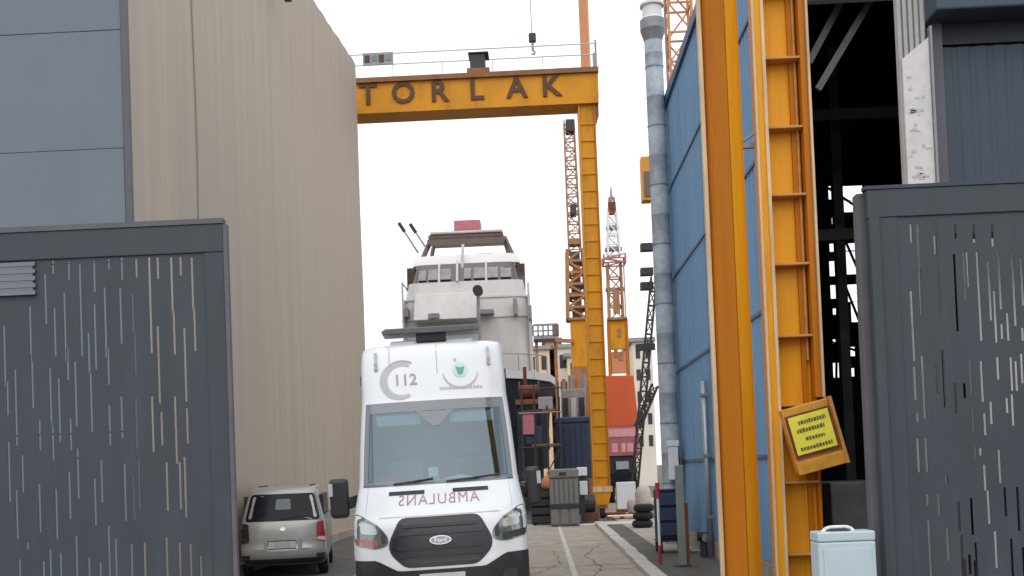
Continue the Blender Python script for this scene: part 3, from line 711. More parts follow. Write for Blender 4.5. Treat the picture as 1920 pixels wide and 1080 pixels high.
def shell(T, ts, length, hole=None, step=.12, bulge=.10, taper=0):
    zz = refine(T, step); vs, fs = [], []; nb = 5; ncol = len(ts)+2*nb
    for z in zz:
        w_ = lerp_tab(T, z, 2); ye = lerp_tab(T, z, 1)+bulge+lerp_tab(T, z, 3)
        back = [ye+(length-ye)*(nb-i)/nb for i in range(nb)]
        row = [(-w_*(1-(taper if i == 0 else 0)), y, z) for i, y in enumerate(back)] + [(w_*t, front(T, w_*t, z, bulge) if abs(t) < 1 else ye, z) for t in ts] + [(w_*(1-(taper if i == 0 else 0)), y, z) for i, y in list(enumerate(back))[::-1]]
        vs += row
    for i in range(len(zz)-1):
        for j in range(ncol-1):
            if hole and hole[0] <= zz[i]+1e-6 and zz[i+1] <= hole[1]+1e-6 and nb <= j and j+1 < nb+len(ts) and abs(ts[j-nb]) <= WT+1e-6 and abs(ts[j-nb+1]) <= WT+1e-6: continue
            a = i*ncol+j; fs.append((a, a+1, a+ncol+1, a+ncol))
        fs.append((i*ncol+ncol-1, i*ncol, (i+1)*ncol, (i+1)*ncol+ncol-1))
    top = len(zz)-1; fs.append(tuple(top*ncol+j for j in range(ncol))); fs.append(tuple(range(ncol))[::-1])
    return MB().add(vs, fs)
def autosmooth(o, ang=35):
    for p in o.data.polygons: p.use_smooth = True
    bm = bmesh.new(); bm.from_mesh(o.data)
    for e in bm.edges: e.smooth = not (len(e.link_faces) == 2 and e.calc_face_angle(0) > R(ang))
    bm.to_mesh(o.data); bm.free(); return o
body = autosmooth(shell(VR, TS, 5.9, (1.79, 2.80)).build('body', M['van'], van, True))
def patch(T, poly, off, depth=.03, rings=(0,.35,.7,1), bulge=.10, sub=6):
    """raised plate following the body: poly in (x,z)"""
    pts = []
    for (a, b) in zip(poly, poly[1:]+poly[:1]):
        for i in range(sub): pts.append((a[0]+(b[0]-a[0])*i/sub, a[1]+(b[1]-a[1])*i/sub))
    cx = sum(q[0] for q in pts)/len(pts); cz = sum(q[1] for q in pts)/len(pts); n = len(pts); m = MB(); vs = [(cx, front(T,cx,cz,bulge)-off, cz)]
    for r in rings[1:]:
        for q in pts: x, z = cx+(q[0]-cx)*r, cz+(q[1]-cz)*r; vs.append((x, front(T,x,z,bulge)-off, z))
    for q in pts: vs.append((q[0], front(T,q[0],q[1],bulge)+depth, q[1]))
    fs = [(0, 1+i, 1+(i+1) % n) for i in range(n)]
    for k in range(len(rings)-1):
        b = 1+k*n; fs += [(b+i, b+n+i, b+n+(i+1) % n, b+(i+1) % n) for i in range(n)]
    return m.add(vs, fs)
def roundpoly(poly, r=.06, n=4):
    out = []; k = len(poly)
    for i in range(k):
        p0, p1, p2 = Vector(poly[i-1]), Vector(poly[i]), Vector(poly[(i+1) % k])
        a = p1 + (p0-p1).normalized()*min(r, (p0-p1).length*.45); b = p1 + (p2-p1).normalized()*min(r, (p2-p1).length*.45)
        for j in range(n+1):
            t = j/n; q = a*(1-t)**2 + p1*2*t*(1-t) + b*t*t; out.append((q.x, q.y))
    return out
# black lower bumper
bm_ = roundpoly([(-.99,.32),(.99,.32),(1.02,.92),(.70,.90),(.56,.80),(-.56,.80),(-.70,.90),(-1.02,.92)], .05, 2)
def strip_patch(T, x0, x1, z0f, z1f, off, n=40, m_=6, depth=.05, bulge=.1):
    vs, fs = [], []
    for i in range(n+1):
        x = x0+(x1-x0)*i/n
        for j in range(m_+1):
            z = z0f(x)+(z1f(x)-z0f(x))*j/m_; vs.append((x, front(T,x,z,bulge)-off, z))
    for i in range(n):
        for j in range(m_): a = i*(m_+1)+j; fs.append((a, a+m_+1, a+m_+2, a+1))
    mb_ = MB().add(vs, fs)
    loop = [i*(m_+1) for i in range(n+1)] + [n*(m_+1)+j for j in range(1, m_+1)] + [i*(m_+1)+m_ for i in range(n-1, -1, -1)] + [j for j in range(m_-1, 0, -1)]
    b = len(mb_.v); mb_.v += [mb_.v[i] + Vector((0, depth+off, 0)) for i in loop]; L = len(loop)
    mb_.f += [(loop[i], loop[(i+1) % L], b+(i+1) % L, b+i) for i in range(L)]
    return mb_
autosmooth(strip_patch(VR, -1.02, 1.02, lambda x: .33, lambda x: .80+.13*min(1, max(0, (abs(x)-.5)/.25)), .02).build('bumper', M['plastic'], van, True))
MB().box(-.26, .26, -.035, -.018, .625, .755).build('number_plate', M['plate'], van, True)
for s in (-1, 1): autosmooth(patch(VR, roundpoly([(s*.68,.58),(s*.86,.58),(s*.88,.74),(s*.70,.74)], .05), .028).build('fog_lamp', M['dark'], van, True))
# grille
gp = roundpoly([(-.40,.845),(.40,.845),(.56,1.0),(.575,1.12),(.44,1.385),(-.44,1.385),(-.575,1.12),(-.56,1.0)], .07, 3)
autosmooth(patch(VR, [(x*1.045, 1.115+(z-1.115)*1.05) for x, z in gp], .006).build('grille_surround', M['dark'], van, True))
gr = autosmooth(patch(VR, gp, .016).build('grille', M['grille'], van, True))
for z, wd in ((1.30,.42),(1.215,.47),(1.05,.50),(.965,.48),(.89,.40)):
    autosmooth(strip_patch(VR, -wd, wd, lambda x: z-.016, lambda x: z+.016, .03, 20, 2).build('grille_bar', M['plastic'], gr, True))
em = autosmooth(patch(VR, [(.125*math.cos(a), 1.13+.052*math.sin(a)) for a in [i*math.pi/12 for i in range(24)]], .045, sub=1).build('emblem', M['chrome'], gr, True))
autosmooth(patch(VR, [(.113*math.cos(a), 1.13+.042*math.sin(a)) for a in [i*math.pi/12 for i in range(24)]], .048, .0, sub=1).build('emblem_field', M['logo_dark'], gr, True))
def decal(T, s, size, cx, cz, mirror=1, bold=.0, off=.004, sx=1, bulge=.1, gap=1.0):
    vs, fs = text_mesh(s, size, bold, gap)
    return MB().add([(cx+v.x*mirror*sx, front(T, cx+v.x*mirror*sx, cz+v.y, bulge)-off, cz+v.y) for v in vs], fs)
decal(VR, 'Ford', .075, 0, 1.128, off=.051).build('emblem_script', M['chrome'], gr, True)
# headlights
for s in (-1, 1):
    hp = roundpoly([(s*1.018,1.47),(s*.93,1.45),(s*.72,1.335),(s*.60,1.20),(s*.60,1.10),(s*.74,1.06),(s*1.0,1.10),(s*1.026,1.20)], .05, 3)
    hl = autosmooth(patch(VR, hp, .008, .02).build('headlight', M['lampglass'], van, True))
    autosmooth(patch(VR, roundpoly([(s*.93,1.40),(s*.74,1.31),(s*.72,1.22),(s*.93,1.24)], .04), .013, .0).build('reflector', M['lampbright'], hl, True))
    autosmooth(patch(VR, roundpoly([(s*1.012,1.19),(s*.72,1.16),(s*.72,1.08),(s*1.0,1.11)], .03), .013, .0).build('indicator', M['amber' if s < 0 else 'dark'], hl, True))
    autosmooth(patch(VR, roundpoly([(s*.68,1.27),(s*.63,1.22),(s*.63,1.12),(s*.68,1.12)], .02), .013, .0).build('lamp_bezel', M['dark'], hl, True))
    # hood vents
    autosmooth(strip_patch(VR, min(s*.17,s*.60), max(s*.17,s*.60), lambda x: 1.655, lambda x: 1.70, .008, 12, 2).build('hood_vent', M['plastic'], van, True))
    # side marker lamps and roof lamps
    autosmooth(strip_patch(VR, s*.74-.02, s*.74+.02, lambda x: 3.28, lambda x: 3.36, .03, 3, 2).build('roof_lamp', M['logo_dark'], van, True))
    MB().bar((s*.74, front(VR, s*.74, 3.36)-.012, 3.365), (s*.74, front(VR, s*.74, 3.5)-.012, 3.52), .035, .02).build('roof_lamp_stem', M['van_grey'], van, True)
    MB().box(s*.935, s*.975, 2.0, 2.1, 3.12, 3.24).build('side_marker', M['dark'], van, True)
    # side window
    MB().prism([(1.55,1.85),(2.9,1.85),(2.9,2.62),(1.98,2.62)], 'x', s*.985, s*1.0).build('side_window', M['carglass'], van, True)
    # mirror
    mo = 0 if s < 0 else -.05
    mr = MB().box(s*1.15+mo, s*1.38+mo*1.9, 1.22, 1.42, 1.40, 1.90).build('mirror', M['plastic'], van, True, bevel=.05)
    MB().bar((s*1.0, 1.38, 1.62), (s*1.16+mo, 1.34, 1.58), .08, .14).build('mirror_arm', M['plastic'], mr, True)
    MB().box(s*1.335+mo*1.9, s*1.385+mo*1.9, 1.205, 1.3, 1.68, 1.84).build('mirror_indicator', M['van_grey'], mr, True)
    for yy in (1.05, 4.6):
        wh = MB().lathe((s*.80, yy, .34), [(.20,s*.0),(.34,s*.02),(.355,s*.06),(.355,s*.17),(.33,s*.21),(.22,s*.2)], 24, 'x').build('wheel', M['tyre'], van, True)
        MB().lathe((s*.99, yy, .34), [(.21,0),(.2,s*.02),(.06,s*.03)], 20, 'x').build('rim', M['galv'], wh, True)
for s in (-1, 1):
    strip_patch(VR, s*.865-.004, s*.865+.004, lambda x: 1.46, lambda x: 1.75, .002, 1, 8).build('panel_gap', M['van_grey'], van, True)
strip_patch(VR, -.70, .70, lambda x: 1.405, lambda x: 1.415, .002, 24, 1).build('panel_gap', M['van_grey'], van, True)
# hood lettering, mirrored
decal(VR, 'AMBULANS', .17, 0, 1.585, -1, 0, .006, 1.0, gap=1.16).build('lettering', M['letter_red'], van, True)
# roof marks
decal(VR, '112', .21, -.36, 3.12, 1, .004, .004).build('number_mark', M['logo_dark'], van, True)
def arc(cx, cz, r0, r1, a0, a1, n=24, sq=1.0, taper=False, off=.004):
    vs, fs = [], []
    for i in range(n+1):
        a = R(a0+(a1-a0)*i/n); k = math.sin(math.pi*i/n) if taper else 1
        for r in (r0+(r1-r0)*(1-k)*.6 if taper else r0, r1):
            x, z = cx+r*math.cos(a), cz+r*sq*math.sin(a); vs.append((x, front(VR,x,z)-off, z))
    for i in range(n): fs.append((2*i, 2*i+1, 2*i+3, 2*i+2))
    return MB().add(vs, fs)
arc(-.44, 3.12, .155, .255, 55, 305, taper=True).build('roof_logo', M['logo_grey'], van, True)
arc(-.40, 3.12, .25, .275, 60, 130).build('roof_logo', M['logo_dark'], van, True)
arc(.36, 3.20, .20, .235, 185, 355, taper=True).build('roof_emblem', M['logo_grey'], van, True)
arc(.36, 3.22, .0, .10, 0, 360, off=.005).build('roof_emblem', M['logo_pale'], van, True)
vs = [(.36+dx_, front(VR,.36+dx_,3.22+dz)-.008, 3.22+dz) for dx_, dz in ((-.06,.05),(0,.03),(.06,.05),(.03,-.06),(-.03,-.06))]
MB().add(vs, [(0,1,2,3,4)]).build('roof_emblem', M['logo_teal'], van, True)
arc(.30, 3.36, .0, .022, 0, 360, 10).build('roof_emblem', M['logo_grey'], van, True)
m = MB(); rnd = random.Random(3); xx = .08
while xx < .62:
    wd = rnd.uniform(.018,.04); z0 = 2.965; x1_ = min(.64, xx+wd)
    m.add([(xx,front(VR,xx,z0)-.004,z0),(x1_,front(VR,x1_,z0)-.004,z0),(x1_,front(VR,x1_,z0+.035)-.004,z0+.035),(xx,front(VR,xx,z0+.035)-.004,z0+.035)], [(0,1,2,3)]); xx += wd+.012
m.build('small_print', M['logo_grey'], van, True)
for xx, z0, z1 in ((-.56,3.3,3.6),(.06,3.18,3.6),(-.93,1.55,1.74),(.93,1.55,1.74)):
    if abs(xx) > .9: continue
    strip_patch(VR, xx-.006, xx+.006, lambda x: z0, lambda x: z1, .003, 1, 8).build('roof_seam', M['van_grey'], van, True)
# windscreen: ceramic border, glass, wipers
def ws_grid(t0, t1, z0, z1, off, nt=20, nz=10):
    vs, fs = [], []
    for j in range(nz+1):
        z = z0+(z1-z0)*j/nz; w_ = lerp_tab(VR, z, 2)
        for i in range(nt+1): x = w_*(t0+(t1-t0)*i/nt); vs.append((x, front(VR,x,z)-off, z))
    for j in range(nz):
        for i in range(nt): a = j*(nt+1)+i; fs.append((a, a+1, a+nt+2, a+nt+1))
    return MB().add(vs, fs)
wsn = ws_grid(-WT, WT, 1.79, 2.80, .001).build('windscreen', M['glass'], van, True, smooth=True)
if sum(p.normal.y for p in wsn.data.polygons) > 0: wsn.data.flip_normals()
m = ws_grid(-.93, .93, 2.70, 2.835, .005, 24, 3); b = ws_grid(-.93, .93, 1.765, 1.82, .005, 24, 2); m.add(b.v, b.f)
for s in (-1, 1): b = ws_grid(s*.865, s*.93, 1.82, 2.70, .005, 4, 10); m.add(b.v, b.f)
def fpt(x, z, off): return (x, front(VR,x,z)-off, z)
m.add([fpt(-.24,2.70,.0052),fpt(.24,2.70,.0052),fpt(.05,2.50,.0052),fpt(-.05,2.50,.0052)], [(0,1,2,3)])
m.build('windscreen_band', M['ceramic'], van, True)
for x0, x1 in ((-.55,-.06),(.10,.75)):
    MB().path([fpt(x0,1.79,.03), fpt((x0+x1)/2,1.81,.025), fpt(x1,1.835,.02)], .011, 6).build('wiper', M['plastic'], van, True)
# cab interior
MB().box(-.953, .953, 2.75, 2.8, .6, 3.0).build('bulkhead', M['cab_lining'], van, True)
MB().prism([(.98,1.2),(1.02,1.74),(1.25,1.80),(1.62,1.74),(1.70,1.2)], 'x', -.9, .9).build('dashboard', M['dash'], van, True)
MB().box(-.9, .9, 1.75, 2.74, 2.78, 2.83).build('headlining', M['cab_lining'], van, True)
for cx in (-.47, .47):
    st = MB().box(cx-.26, cx+.26, 2.25, 2.42, 1.2, 2.1).build('seat', M['seat'], van, True, bevel=.06)
    MB().box(cx-.15, cx+.15, 2.27, 2.38, 2.13, 2.36).build('headrest', M['seat'], st, True, bevel=.05)
    MB().bar((cx-.28, front(VR,cx,2.62)+.09, 2.60), (cx+.28, front(VR,cx,2.62)+.09, 2.60), .02, .13).build('sun_visor', M['visor'], van, True)
for s in (-1, 1):
    MB().path([(s*.845, front(VR,s*.84,z)+.06, z) for z in (1.83,2.1,2.4,2.68)], .028, 6).build('pillar_trim', M['visor'], van, True)
MB().lathe((.47, 1.75, 1.86), [(.19,-.015),(.205,0),(.19,.015),(.175,0)], 24, 'y').build('steering_wheel', M['plastic'], van, True)
MB().box(-.07, .07, 1.42, 1.46, 2.56, 2.64).build('rear_view_mirror', M['plastic'], van, True)
# roof light bar
lbz = 3.77
MB().box(-.56, .56, 2.05, 2.6, 3.60, 3.70).build('roof_fairing', M['van'], van, True, bevel=.03)
lbr = MB().prism([(-.60,lbz+.085),(-.66,lbz+.05),(-.64,lbz),(.64,lbz),(.66,lbz+.05),(.60,lbz+.085)], 'y', 1.93, 2.35).build('light_bar', M['bar_grey'], van, True, bevel=.015)
MB().box(-.20, .20, 1.96, 2.2, 3.66, lbz-.002).build('light_bar_speaker', M['black'], lbr, True, bevel=.01)
MB().box(-.17, .18, 1.915, 1.929, lbz+.01, lbz+.07).build('light_bar_lens', M['blue_lens'], lbr, True)
for s in (-1, 1): MB().box(s*.56, s*.40, 1.915, 1.929, lbz+.015, lbz+.065).build('light_bar_lens', M['blue_lens'], lbr, True)
# things lying on the dashboard
def vw(x, y, z): return Matrix.Translation(van.location) @ van.rotation_euler.to_matrix().to_4x4() @ Vector((x,y,z))
def on_dash(mb_, name, mt, label, cat):
    mb_.v = [vw(*q) for q in mb_.v]; c = sum(mb_.v, Vector())/len(mb_.v)
    return tag(mb_.build(name, mt, org=c), label, cat)
on_dash(MB().prism([(-.12,1.79),(.0,1.79),(.0,1.97),(-.12,1.97)], 'y', 1.18, 1.2), 'dashboard_card', M['paper'], 'small white card upright behind the ambulance windscreen', 'card')
on_dash(MB().add([(.04,1.15,1.815),(.40,1.12,1.80),(.52,1.3,1.80),(.12,1.32,1.835),(.3,1.25,1.86),(.04,1.15,1.805),(.40,1.12,1.79),(.52,1.3,1.79),(.12,1.32,1.82)],
    [(0,1,4),(1,2,4),(2,3,4),(3,0,4),(5,6,1,0),(6,7,2,1),(7,8,3,2),(8,5,0,3),(5,8,7,6)]), 'loose_paper', M['paper'], 'crumpled white papers lying on the ambulance dashboard', 'paper')
on_dash(MB().lathe((-.60,1.22,1.80), [(.20,0),(.18,.04),(.1,.09),(.03,.1)], 10), 'red_cloth', M['redcloth'], 'dark red cloth lying on the dashboard of the ambulance', 'cloth')
on_dash(MB().box(-.125,.01,1.14,1.16,1.755,1.86), 'teal_box', M['teal'], 'pale teal packet below the white card on the dashboard', 'packet')

# ------------------------------------------------------------------ silver car (seen from behind)
SY = 19.4
car = empty('parked_car', (X(532, 1080, SY), SY, 0), 'silver hatchback seen from behind beside the beige tarpaulin wall', 'car')
ORG[car.name] = Vector((0,0,0)); car.rotation_euler = (0, 0, R(9.5))
SR = [(.24,.14,.74,.26,3),(.30,.05,.79,.30,3.2),(.40,.0,.81,.30,3.4),(.56,.0,.815,.30,3.4),(.60,.035,.815,.28,3.6),(.85,.06,.81,.26,4),(1.00,.085,.80,.24,4.2),(1.04,.10,.79,.22,4.4),(1.10,.13,.775,.2,4.6),
      (1.3,.22,.73,.18,4.8),(1.55,.335,.67,.17,4.8),(1.66,.39,.64,.16,4.6),(1.71,.45,.61,.16,4),(1.735,.58,.55,.15,3)]
autosmooth(shell(SR, TS, 3.9, step=.1, bulge=.05, taper=.1).build('body', M['silver'], car, True))
cp = lambda poly, off, nm, mt, par, d=.02: autosmooth(patch(SR, poly, off, d, bulge=.05).build(nm, mt, par, True))
rw = cp(roundpoly([(-.71,1.085),(.71,1.085),(.60,1.60),(-.60,1.60)], .07), .007, 'rear_window', M['carglass'], car)
cp(roundpoly([(-.14,1.30),(.16,1.30),(.14,1.50),(-.12,1.50)], .02), .009, 'window_sticker', M['dash'], rw, 0)
MB().bar((-.05, front(SR,-.05,1.12,.05)-.02, 1.11), (.36, front(SR,.36,1.2,.05)-.02, 1.17), .022).build('rear_wiper', M['plastic'], rw, True)
for s in (-1, 1):
    tl = cp(roundpoly([(s*.795,1.06),(s*.64,1.04),(s*.63,.70),(s*.80,.66)], .04), .01, 'tail_lamp', M['tail' if s > 0 else 'tail_dark'], car)  # shadow on the left cluster is put into its near-black colour
    cp(roundpoly([(s*.79,.76),(s*.65,.76),(s*.64,.71),(s*.795,.68)], .02), .014, 'reverse_lens', M['pink_lamp' if s > 0 else 'dark'], tl, 0)
    cp(roundpoly([(s*.80,.45),(s*.62,.45),(s*.62,.38),(s*.80,.38)], .02), .01, 'rear_reflector', M['tail_dark'], car)
    MB().prism([(.55,1.1),(3.0,1.08),(2.5,1.58),(.62,1.56)], 'x', s*.70, s*.765).build('side_window', M['carglass'], car, True)
    MB().box(s*.80, s*.95, 2.75, 2.9, 1.05, 1.2).build('door_mirror', M['silver'], car, True, bevel=.03)
    for yy in (.75, 3.15):
        wh = MB().lathe((s*.62, yy, .31), [(.2,0),(.3,s*.02),(.31,s*.05),(.31,s*.16),(.29,s*.19),(.2,s*.185)], 22, 'x').build('wheel', M['tyre'], car, True)
        MB().lathe((s*.80, yy, .31), [(.19,0),(.18,s*.02),(.05,s*.025)], 18, 'x').build('rim', M['galv_dark'], wh, True)
cp(roundpoly([(-.37,.80),(.37,.80),(.35,.50),(-.35,.50)], .03), .004, 'plate_recess', M['silver'], car)
npl = MB().box(-.26, .24, -.002, .028, .57, .70).build('number_plate', M['plate'], car, True)
m = MB()
for a, b_ in ((-.15,-.08),(-.06,.0),(.03,.06),(.08,.13)): m.box(a, b_, -.0045, -.0025, .595, .675)
m.build('plate_mark', M['logo_grey'], npl, True)
m = MB().box(-.27,.25,-.003,.027,.702,.72).box(-.27,.25,-.003,.027,.55,.568); m.build('plate_frame', M['plate_mark'], npl, True)
for s in (-1, 1): MB().box(s*.32-.035, s*.32+.035, .0, .03, .54, .74).build('plate_lamp', M['lampbright'], car, True)
autosmooth(strip_patch(SR, -.78, .78, lambda x: .27, lambda x: .37, .012, 24, 3, bulge=.05).build('bumper_trim', M['plastic'], car, True))
cp([(.05*math.cos(i*math.pi/8), .93+.035*math.sin(i*math.pi/8)) for i in range(16)], .01, 'tailgate_badge', M['chrome'], car)
MB().bar((-.5, 1.0, 1.745), (-.5, 2.6, 1.745), .03).bar((.5,1.0,1.745),(.5,2.6,1.745),.03).build('roof_rail', M['dark'], car, True)

# ------------------------------------------------------------------ motor yacht ashore
bY = 46.0; bc = X(873, 560, bY); SC = bY/FOC
yt = empty('motor_yacht', (bc, bY, 0), 'pale grey motor yacht ashore behind the ambulance, dark wheelhouse windows and hardtop', 'yacht')
def yz(py): return Z(873, py, bY)
def planloft(rows, n=18):
    """rows: (z, front y, half width, back y): rounded-front plan outlines stacked in z"""
    vs, fs = [], []
    for z, yf, hw, yb in rows:
        r = [(bc-hw, yb, z)]
        for i in range(n+1):
            a = math.pi*(1-i/n); cx = math.cos(a); sx = math.sin(a)
            x = hw*math.copysign(abs(cx)**.32, cx); y = yf + .9*(1-abs(sx)**.32)
            r.append((bc+x, y, z))
        r.append((bc+hw, yb, z)); vs += r
    c = n+3
    for i in range(len(rows)-1):
        for j in range(c-1): a = i*c+j; fs.append((a, a+1, a+c+1, a+c))
        fs.append((i*c+c-1, i*c, (i+1)*c, (i+1)*c+c-1))
    fs.append(tuple((len(rows)-1)*c+j for j in range(c))); fs.append(tuple(range(c))[::-1])
    return MB().add(vs, fs)
z6, z5, z4, z3, z2, z1 = yz(715), yz(600), yz(530), yz(497), yz(472), Z(873, 446, bY+2.5)
# hull sections, bow toward the viewer
hv, hf = [], []; st_ = [(-3.2,.05,.02),(-2.7,1.7,.9),(-1.6,2.9,2.0),(0,3.6,2.9),(2,3.85,3.3),(8,3.95,3.5),(15,3.8,3.3)]
for dy, wd, wk in st_:
    zsheer = z6
    for s_, (x, z) in enumerate(((-wd,zsheer),(-wd*.93,zsheer-1.3),(-wk,1.9),(-.15,1.3),(.15,1.3),(wk,1.9),(wd*.93,zsheer-1.3),(wd,zsheer))): hv.append((bc+x, bY+dy, z))
for i in range(len(st_)-1):
    for j in range(7): a = i*8+j; hf.append((a, a+1, a+9, a+8))
    hf.append((i*8+7, i*8, i*8+8, i*8+15))
hf += [tuple(range(8))[::-1], tuple(range((len(st_)-1)*8, len(st_)*8))]
autosmooth(MB().add(hv, hf).build('hull', M['navy'], yt), 50)
m = MB()
for (a, b_) in zip(st_, st_[1:]):
    for s in (-1, 1): m.bar((bc+s*a[1], bY+a[0], z6), (bc+s*b_[1], bY+b_[0], z6), .16, .34)
m.build('rubbing_strake', M['boat'], yt)
autosmooth(planloft([(z6-.05, bY-.6, 2.95, bY+13),(z5, bY-.35, 2.9, bY+12),(z5+.9, bY-.15, 2.8, bY+11.5),(z4+.1, bY+.15, 2.62, bY+11)]).build('deckhouse', M['boat'], yt))
for z, hw in ((z5+.02, 2.94), (z5+.95, 2.83)):
    autosmooth(planloft([(z, bY-(.40 if hw > 2.9 else .19), hw, bY+11.4),(z+.09, bY-(.40 if hw > 2.9 else .19), hw, bY+11.4)]).build('moulding', M['boat_white'], yt))
m = MB()
for k in range(9):
    a_ = math.pi*(k+.5)/9; xx, yy_ = bc+3.6*math.cos(a_), bY+.2-2.6*math.sin(a_)
    m.tube((xx, yy_, z6), (xx, yy_, z6+.95), .03, n=6)
    if k: m.tube(pv, (xx, yy_, z6+.95), .03, n=6)
    pv = (xx, yy_, z6+.95)
m.build('bow_rail', M['galv'], yt)
# folded panel on the deckhouse front (foredeck locker), as in the photograph
fx0, fx1 = X(775, 560, bY-1.2), X(893, 560, bY-1.2)
MB().prism([(bY-1.5,z5-.15),(bY-.2,z5-.15),(bY+.1,yz(548)),(bY-.6,yz(552))], 'x', fx0, fx1).build('foredeck_locker', M['boat'], yt, bevel=.05)
autosmooth(planloft([(z4+.1, bY+.3, 2.5, bY+10),(z3+.25, bY+.8, 2.35, bY+9.5)]).build('wheelhouse_band', M['boat_dark'], yt))
# wheelhouse windows and the pale posts between them
zw0, zw1 = z4+.12, z3+.23
def wy(x, f):
    hw = 2.5-.15*f; c_ = min(.9999, (abs(x)/hw))**(1/.32); return bY+.3+.5*f + .9*(1-math.sqrt(1-c_*c_)**.32)
nx = [-2.2,-1.75,-1.2,-.6,-.12,.32,.95,1.55,2.15]
for k, (a, b_) in enumerate(zip(nx, nx[1:])):
    if k == 3: continue
    p_ = [(a+.06,0),(b_-.06,0),(b_-.06,1),(a+.06,1)]
    MB().add([(bc+x_, wy(x_,f)-.05, zw0+.12 if f == 0 else zw1-.12) for x_, f in p_] + [(bc+x_, wy(x_,f)+.2, zw0+.12 if f == 0 else zw1-.12) for x_, f in p_],
             [(0,1,2,3),(4,7,6,5),(0,4,5,1),(1,5,6,2),(2,6,7,3),(3,7,4,0)]).build('window', M['lattice_grey'], yt)
for x_, wd in ((-.36,.42),(.95,.07),(-1.2,.07)):
    MB().bar((bc+x_, wy(x_,0)-.07, zw0-.1), (bc+x_, wy(x_,1)-.07, zw1+.02), wd, .1, up=(1,0,0)).build('window_post', M['boat'], yt)
for s in (-1, 1):
    MB().prism([(bY+.7,z4-.55 if s > 0 else z4-.3),(bY+6,z4-.2),(bY+6,z3+.15),(bY+.9,z3+.15)], 'x', bc+s*2.36, bc+s*2.72).build('side_window', M['boat_dark'], yt)
autosmooth(planloft([(z3+.255, bY+.9, 2.5, bY+9),(z3+.42, bY+1.0, 2.5, bY+9),(z2+.15, bY+1.3, 2.3, bY+8.5)]).build('flybridge', M['boat_white'], yt))
MB().box(bc-1.25, bc-.35, bY+3, bY+3.4, z2+.1, z2+.52).build('seat', M['boat'], yt, bevel=.08)
MB().box(bc+.25, bc+1.2, bY+3, bY+3.4, z2+.1, z2+.55).build('seat', M['boat'], yt, bevel=.08)
MB().tube((bc-.18, bY+.6, z3-.6), (bc-.10, bY+1.0, z2+.55), .07).build('mast_stub', M['boat'], yt)
for s in (-1, 1):
    MB().bar((bc+s*2.32, bY+2.2, z3+.4), (bc+s*1.78, bY+3.0, z1+.05), .14, .2).build('hardtop_strut', M['boat_brown'], yt)
    MB().bar((bc+s*2.2, bY+4.9, z3+.4), (bc+s*1.8, bY+4.5, z1+.05), .10, .2).build('hardtop_strut', M['boat_brown'], yt)
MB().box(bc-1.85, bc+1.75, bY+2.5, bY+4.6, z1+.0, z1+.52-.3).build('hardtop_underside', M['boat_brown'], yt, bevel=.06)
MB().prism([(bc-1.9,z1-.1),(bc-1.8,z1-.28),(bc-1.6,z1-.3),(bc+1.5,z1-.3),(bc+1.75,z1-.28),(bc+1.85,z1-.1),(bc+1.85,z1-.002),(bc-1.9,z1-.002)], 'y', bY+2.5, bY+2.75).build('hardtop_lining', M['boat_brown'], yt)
MB().box(bc-1.75, bc+1.7, bY+2.4, bY+4.7, z1+.222, z1+.34).build('hardtop', M['boat'], yt, bevel=.04)
MB().box(X(840,420,bY)+.02, X(894,420,bY), bY+3.2, bY+4.4, z1+.342, Z(873,412,bY+3.2)).build('radar_box', M['pink'], yt, bevel=.06)
MB().box(X(840,420,bY)-.02, X(894,420,bY)+.04, bY+3.1, bY+3.19, z1+.342, z1+.52).build('radar_base', M['gantry_brown'], yt)
for a, b_ in (((748,418),(784,474)),((769,420),(797,462))):
    p_, q_ = at(*a, bY+2.6), at(*b_, bY+2.6); an = MB().tube(q_, p_, .05, .035, 8).build('antenna', M['lattice_grey'], yt)
    MB().tube(p_, p_+(p_-q_).normalized()*-.5, .085, n=8).build('antenna_tip', M['dark'], an)
sp = at(896, 545, bY-2.2)
MB().tube((sp.x, bY-2.2, z6), (sp.x, bY-2.2, sp.z), .07, n=8).build('searchlight_post', M['lattice_grey'], yt)
MB().tube((sp.x, bY-2.4, sp.z), (sp.x, bY-2.0, sp.z), .22, n=14).build('searchlight', M['dark'], yt)
for px, py, wp, hp_ in ((813,592,20,10),(911,584,28,9),(966,574,7,30),(761,585,7,18),(994,585,6,26)):
    yy_ = bY-1.62 if px == 813 else bY-.9
    c = at(px, py, yy_); MB().box(c.x-wp*SC/2, c.x+wp*SC/2, yy_, bY+.6, c.z-hp_*SC/2, c.z+hp_*SC/2).build('vent', M['lattice_grey'], yt, bevel=.03)
for s in (-1, 1):
    m = MB(); px_ = 754 if s < 0 else 990
    p_ = at(px_, 530, bY-.5); m.tube((p_.x, bY-.5, z6), (p_.x, bY-.5, p_.z), .05, n=6)
    m.tube((p_.x, bY-.5, p_.z), (p_.x, bY+6, p_.z-.1), .04, n=6); m.tube((p_.x, bY+3, z6), (p_.x, bY+3, p_.z), .05, n=6)
    m.box(p_.x-.06, p_.x+.06, bY-.45, bY+8, z6, yz(560))
    m.build('side_rail', M['boat'], yt)
for s in (-1, 1):
    for dy in (1, 6, 11):
        MB().bar((bc+s*2.2, bY+dy, .05), (bc+s*2.6, bY+dy, 3.0), .3).build('cradle_post', M['rust'], yt)
MB().box(bc-2.6, bc+2.6, bY+.6, bY+1.4, 0, .4).box(bc-2.6, bc+2.6, bY+10.6, bY+11.4, 0, .4).box(bc-.3, bc+.3, bY-2, bY+14, .4, 1.3).build('keel_block', M['rust'], yt)

